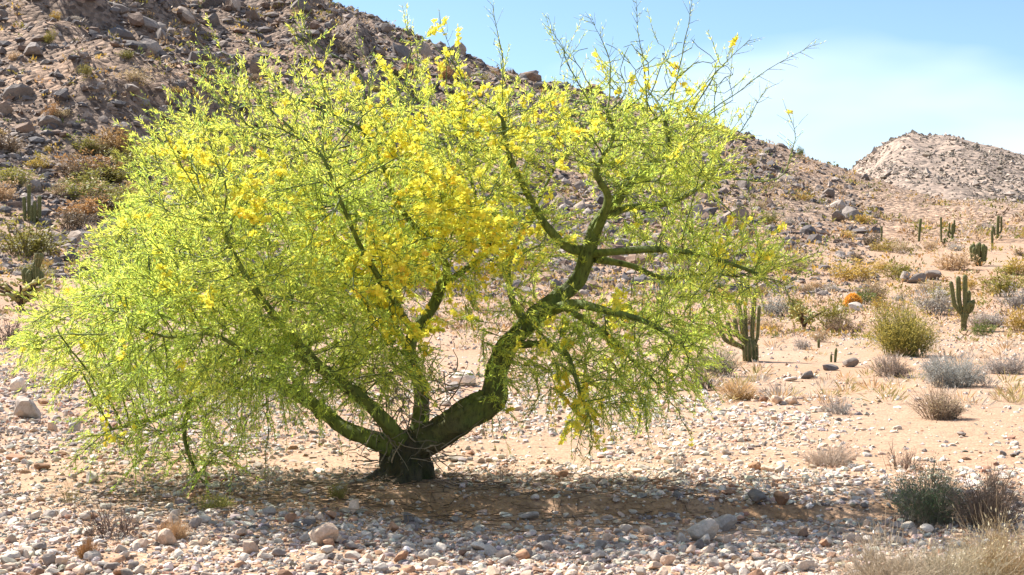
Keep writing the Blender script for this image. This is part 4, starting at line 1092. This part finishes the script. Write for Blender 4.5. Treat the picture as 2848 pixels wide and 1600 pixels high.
# barrel cactus with glowing orange spines
def barrel():
    x, y, z = G(2372, 856, 20); u = y / FPX; r = 20 * u
    t = empty('barrel_cactus', (x, y, z)); org = np.array([x, y, z])
    pts = [(x, y, z - .03), (x, y, z + r * .5), (x, y, z + r * 1.2), (x, y, z + r * 1.7)]
    V, F, Q, rr = one_tube(pts, [r * .8, r, r * .85, r * .25], 48, (16, .08), .02, 3, step=.04)
    link('body', make_mesh('body', V - org, F, np.array([.32, .19, .06]), M_cactus), t)
    g = np.random.default_rng(9); n = 1500; i = g.integers(0, len(V) - 2, n); p = V[i]
    c = np.array([x, y, z + r * .8]); d = norm(norm(p - c) + g.normal(0, .5, p.shape))
    Vs, Fs = leaves(p, d, g.uniform(.25, .5, n) * r, np.full(n, r * .10))
    s = link('spines', make_mesh('spines', Vs - org, Fs, np.array([.78, .42, .07]), M_barrel, smooth=False), t); s['kind'] = 'stuff'
    tag(t, 'round barrel cactus with glowing orange spines on a rock heap', 'cactus')
barrel()

# cholla: brown stalks carrying pale yellow joints
vj, fj = ico(1); vj = vj * np.array([.32, .32, 1]) * (1 + .08 * np.sin(vj[:, :1] * 9))
ME_JOINT = [make_mesh('joint', vj, fj, np.array(c), M_shrub) for c in ((.52, .47, .17), (.40, .38, .12))]
def cholla(px, py, wpx, hpx, nj, label, seed):
    g = np.random.default_rng(seed); x, y, z = G(px, py, 12); u = y / FPX; wd, ht = wpx * u, hpx * u
    t = empty('cholla_cactus', (x, y, z)); ns = 9
    th = g.uniform(0, 6.28, ns); tp = np.stack([np.cos(th) * wd * .4 * np.sqrt(g.random(ns)), np.sin(th) * wd * .4 * np.sqrt(g.random(ns)), ht * g.uniform(.55, .85, ns)], -1)
    tt = np.linspace(0, 1, 5); Q = tp[:, None] * tt[None, :, None] * np.stack([tt, tt, np.ones(5)], -1)[None]; Q[:, 0, 2] = -.05
    V, F = tubes(Q, np.linspace(.03, .018, 5)[None] * np.ones((ns, 1)) * max(wd, .8), 6)
    link('stalks', make_mesh('stalks', V, F, np.array([.11, .07, .045]), M_bark), t)
    for k in range(nj):
        b = Q[g.integers(0, ns), g.integers(2, 5)] + g.normal(0, .09, 3) * np.array([wd, wd, ht * 1.0])
        b[2] = max(b[2], ht * .3)
        o = link('joint', ME_JOINT[int(g.random() < .4)], t); L = g.uniform(.6, 1.0) * .115 * min(wd, ht * 1.4)
        o.location = b; o.scale = (L, L, L); d = Vector((b[0] * .8 + g.normal(0, .3) * wd, b[1] * .8 + g.normal(0, .3) * wd, ht * .45)); o.rotation_euler = d.to_track_quat('Z', 'Y').to_euler()
    tag(t, label, 'cholla')
cholla(60, 862, 190, 90, 110, 'pale yellow cholla with knobbly joints on the left slope foot', 4)
cholla(2236, 916, 135, 76, 70, 'yellow-green cholla on dark stalks beside the olive shrub', 6)

# ------------------------------------------------------------------ nearer shrubs and grasses, stems and foliage as parts
def bush(name, cat, px, py, wpx, hpx, label, nstem, nleaf, ls, leafc, stemc, seed, twig=3, tk=.006, dome=.75, upright=.5, depth=1.0, sink=.02, shift=0):
    x, y, z = G(px, py, 6); u = y / FPX; y += shift
    t = empty(name, (x, y, float(terrain(x, y)) - sink), float(seed % 7))
    (a, b, c), (d, e, f) = shrub_geo(seed, nstem, nleaf, ls, leafc, stemc, dome, twig, tk, upright)
    sc = np.array([wpx * u * 1.18, wpx * u * 1.18 * depth, hpx * u * 1.15]); iso = (wpx * u + hpx * u) / 2
    link('stems', make_mesh('stems', a * sc, b, c, M_dry), t)
    if nleaf:
        # keep the leaves' own proportions: rebuild round their base points
        base = d.reshape(-1, 4, 3)[:, 0]; dv = d.reshape(-1, 4, 3) - base[:, None]
        o = link('foliage', make_mesh('foliage', (base[:, None] * sc + dv * iso).reshape(-1, 3), e, f, M_shrub, smooth=False), t); o['kind'] = 'stuff'
    return tag(t, label, cat)

OL = (.46, .40, .09); GREY = (.46, .42, .37); STRAW = (.56, .42, .24); BRN = (.20, .14, .09)
bush('shrub', 'shrub', 2522, 990, 215, 158, 'big yellow-green broom-like bush on the sand between grey shrubs', 300, 7000, .034, OL, (.28, .26, .07), 901, 4, .003, .7, .6)
bush('shrub', 'shrub', 2480, 1048, 140, 66, 'grey brown brush at the foot of the big yellow-green bush', 130, 2200, .04, (.36, .29, .23), (.27, .22, .18), 902, 4, .005)
bush('shrub', 'shrub', 2650, 1076, 210, 95, 'wide silvery grey shrub in front of the slim armed cactus', 260, 5500, .034, (.50, .48, .42), (.42, .39, .34), 903, 4, .004)
bush('shrub', 'shrub', 2795, 1040, 150, 64, 'grey shrub right of the wide silvery shrub', 140, 2600, .038, GREY, (.36, .32, .28), 904, 4, .005)
bush('shrub', 'shrub', 2622, 1166, 150, 96, 'straw shrub with dark woody base alone on peach sand', 170, 2600, .036, (.52, .42, .25), (.30, .22, .15), 905, 4, .006)
bush('shrub', 'shrub', 2515, 1306, 120, 84, 'thin leafless twig shrub with dark base on the gravel flat', 46, 60, .04, (.42, .34, .27), (.26, .19, .15), 906, 4, .006)
bush('dry_tuft', 'grass tuft', 2290, 1294, 190, 72, 'pale pinkish dry tuft on the white gravel flat', 170, 300, .05, (.56, .45, .36), (.50, .39, .31), 907, 3, .004)
bush('dry_tuft', 'grass tuft', 2335, 1152, 110, 66, 'wispy grey dry tuft behind the white gravel', 90, 120, .05, (.48, .43, .38), (.42, .37, .33), 908, 3, .005)
bush('shrub', 'shrub', 2578, 1458, 230, 185, 'dark green shrub with pale bare sticks at the wash edge', 190, 6500, .032, (.13, .19, .09), (.30, .26, .19), 909, 5, .0035, .7, .8)
bush('shrub', 'shrub', 2742, 1462, 250, 178, 'brown leafless twiggy shrub beside the dark green shrub', 220, 500, .028, (.22, .15, .10), (.22, .165, .12), 910, 6, .0032, .7, .7)
bush('dry_grass', 'grass clump', 2800, 1630, 340, 235, 'tall golden dry grass clump below the brown twiggy shrub', 380, 420, .045, (.62, .51, .31), (.56, .46, .28), 911, 4, .0022, .5, .5)
bush('dry_grass', 'grass clump', 2640, 1655, 340, 200, 'pale golden grass clump between the tall clump and the straw brush', 300, 260, .045, (.60, .50, .33), (.55, .45, .30), 927, 4, .0022, .5, .3)
bush('dry_brush', 'brush', 2490, 1655, 400, 210, 'straw coloured dry brush beside the broad pale stone', 330, 260, .03, (.52, .41, .28), (.50, .39, .27), 912, 5, .0022, .45, .3)
bush('dry_brush', 'brush', 2390, 1640, 170, 150, 'thin bare grey straw sticks at the end of the straw brush', 50, 40, .03, (.46, .40, .33), (.44, .37, .31), 928, 4, .0035, .5, .3)
bush('dry_tuft', 'grass tuft', 488, 1502, 105, 74, 'tan dry grass tuft in front of the fallen branch tip', 260, 0, .04, STRAW, (.58, .40, .22), 913, 3, .005, .8, .3)
bush('dry_tuft', 'grass tuft', 236, 1552, 66, 64, 'rounded orange brown dry tuft in the left gravel', 300, 0, .04, STRAW, (.52, .29, .13), 914, 3, .006, .85, .3)
bush('shrub', 'shrub', 320, 1492, 230, 120, 'dark wiry twig shrub behind the orange brown tuft', 60, 60, .03, BRN, (.15, .105, .085), 915, 4, .0045, .6, .5)
bush('dry_tuft', 'grass tuft', 940, 1388, 60, 66, 'small yellow green tuft at the foot of the trunk', 110, 260, .07, (.46, .42, .08), (.36, .30, .08), 916, 3, .006)
bush('shrub', 'shrub', 22, 968, 130, 120, 'dead dark branched shrub under the left cholla', 34, 30, .03, BRN, (.16, .12, .10), 917, 5, .008, .7, .4)
bush('dry_tuft', 'grass tuft', 2065, 1112, 130, 52, 'orange straw tuft behind the rusty rock', 170, 400, .06, (.62, .40, .16), (.55, .36, .15), 918, 2, .005)
bush('shrub', 'shrub', 1985, 1046, 170, 92, 'pale grey-green shrub left of the stout cactus trunk', 150, 900, .05, (.44, .42, .27), (.34, .30, .2), 919, 4, .005)
bush('shrub', 'shrub', 1398, 1342, 80, 100, 'small bare twig plant right of the trunk', 14, 30, .05, (.30, .28, .10), (.34, .27, .2), 920, 4, .008, .8, 1.0)
bush('dry_tuft', 'grass tuft', 1888, 1300, 60, 56, 'thin grey wisps beneath the hanging right branches', 40, 20, .05, GREY, (.40, .35, .31), 921, 3, .006)
bush('dry_tuft', 'grass tuft', 600, 1418, 130, 60, 'yellow green sprigs where the lowest left branch meets the ground', 120, 600, .06, (.46, .44, .08), (.34, .32, .09), 922, 3, .004)
bush('dry_tuft', 'grass tuft', 740, 1395, 60, 190, 'thin brown upright stick plant under the left crown', 5, 26, .03, (.44, .42, .08), (.22, .15, .10), 923, 4, .006, .95, 1.4)
bush('dry_tuft', 'grass tuft', 2085, 1062, 60, 24, 'small yellow tuft on the sand behind the rock row', 60, 120, .09, (.58, .46, .12), (.46, .36, .14), 924, 2, .008)
bush('shrub', 'shrub', 1960, 1085, 110, 60, 'dark low shrub under the right branch ends', 90, 500, .05, (.22, .19, .08), (.16, .12, .08), 925, 3, .006)
bush('dry_tuft', 'grass tuft', 200, 1400, 90, 70, 'yellowish thin sprigs on the left sand patch', 22, 90, .05, (.48, .46, .10), (.30, .26, .10), 926, 4, .006, .9, 1.0)

# fallen twigs and leaf litter under the crown
def litter():
    g = np.random.default_rng(55); n = 900
    x = g.normal(-.7, 1.5, n); y = g.normal(10.9, .55, n); z = terrain(x, y) + g.uniform(.004, .03, n)
    th = g.uniform(0, 6.28, n); L = g.uniform(.05, .32, n); d = np.stack([np.cos(th), np.sin(th), g.normal(0, .12, n)], -1)
    t = np.linspace(0, 1, 4); Q = np.stack([x, y, z], -1)[:, None] + d[:, None] * (t[None] * L[:, None])[..., None]; Q[:, 1:3] += g.normal(0, .008, (n, 2, 3)); Q[..., 2] = np.maximum(Q[..., 2], (terrain(Q[..., 0], Q[..., 1]) + .003))
    V, F = tubes(Q, np.linspace(.0045, .002, 4)[None] * np.ones((n, 1)), 3)
    c = np.array([.26, .17, .10]) * g.uniform(.5, 1.5, (n, 1)).repeat(12, 0)
    o = link('twig_litter', make_mesh('twig_litter', V, F, c, M_dry)); tag(o, 'fallen brown twigs littering the soil under the crown', 'litter', kind='stuff')
litter()
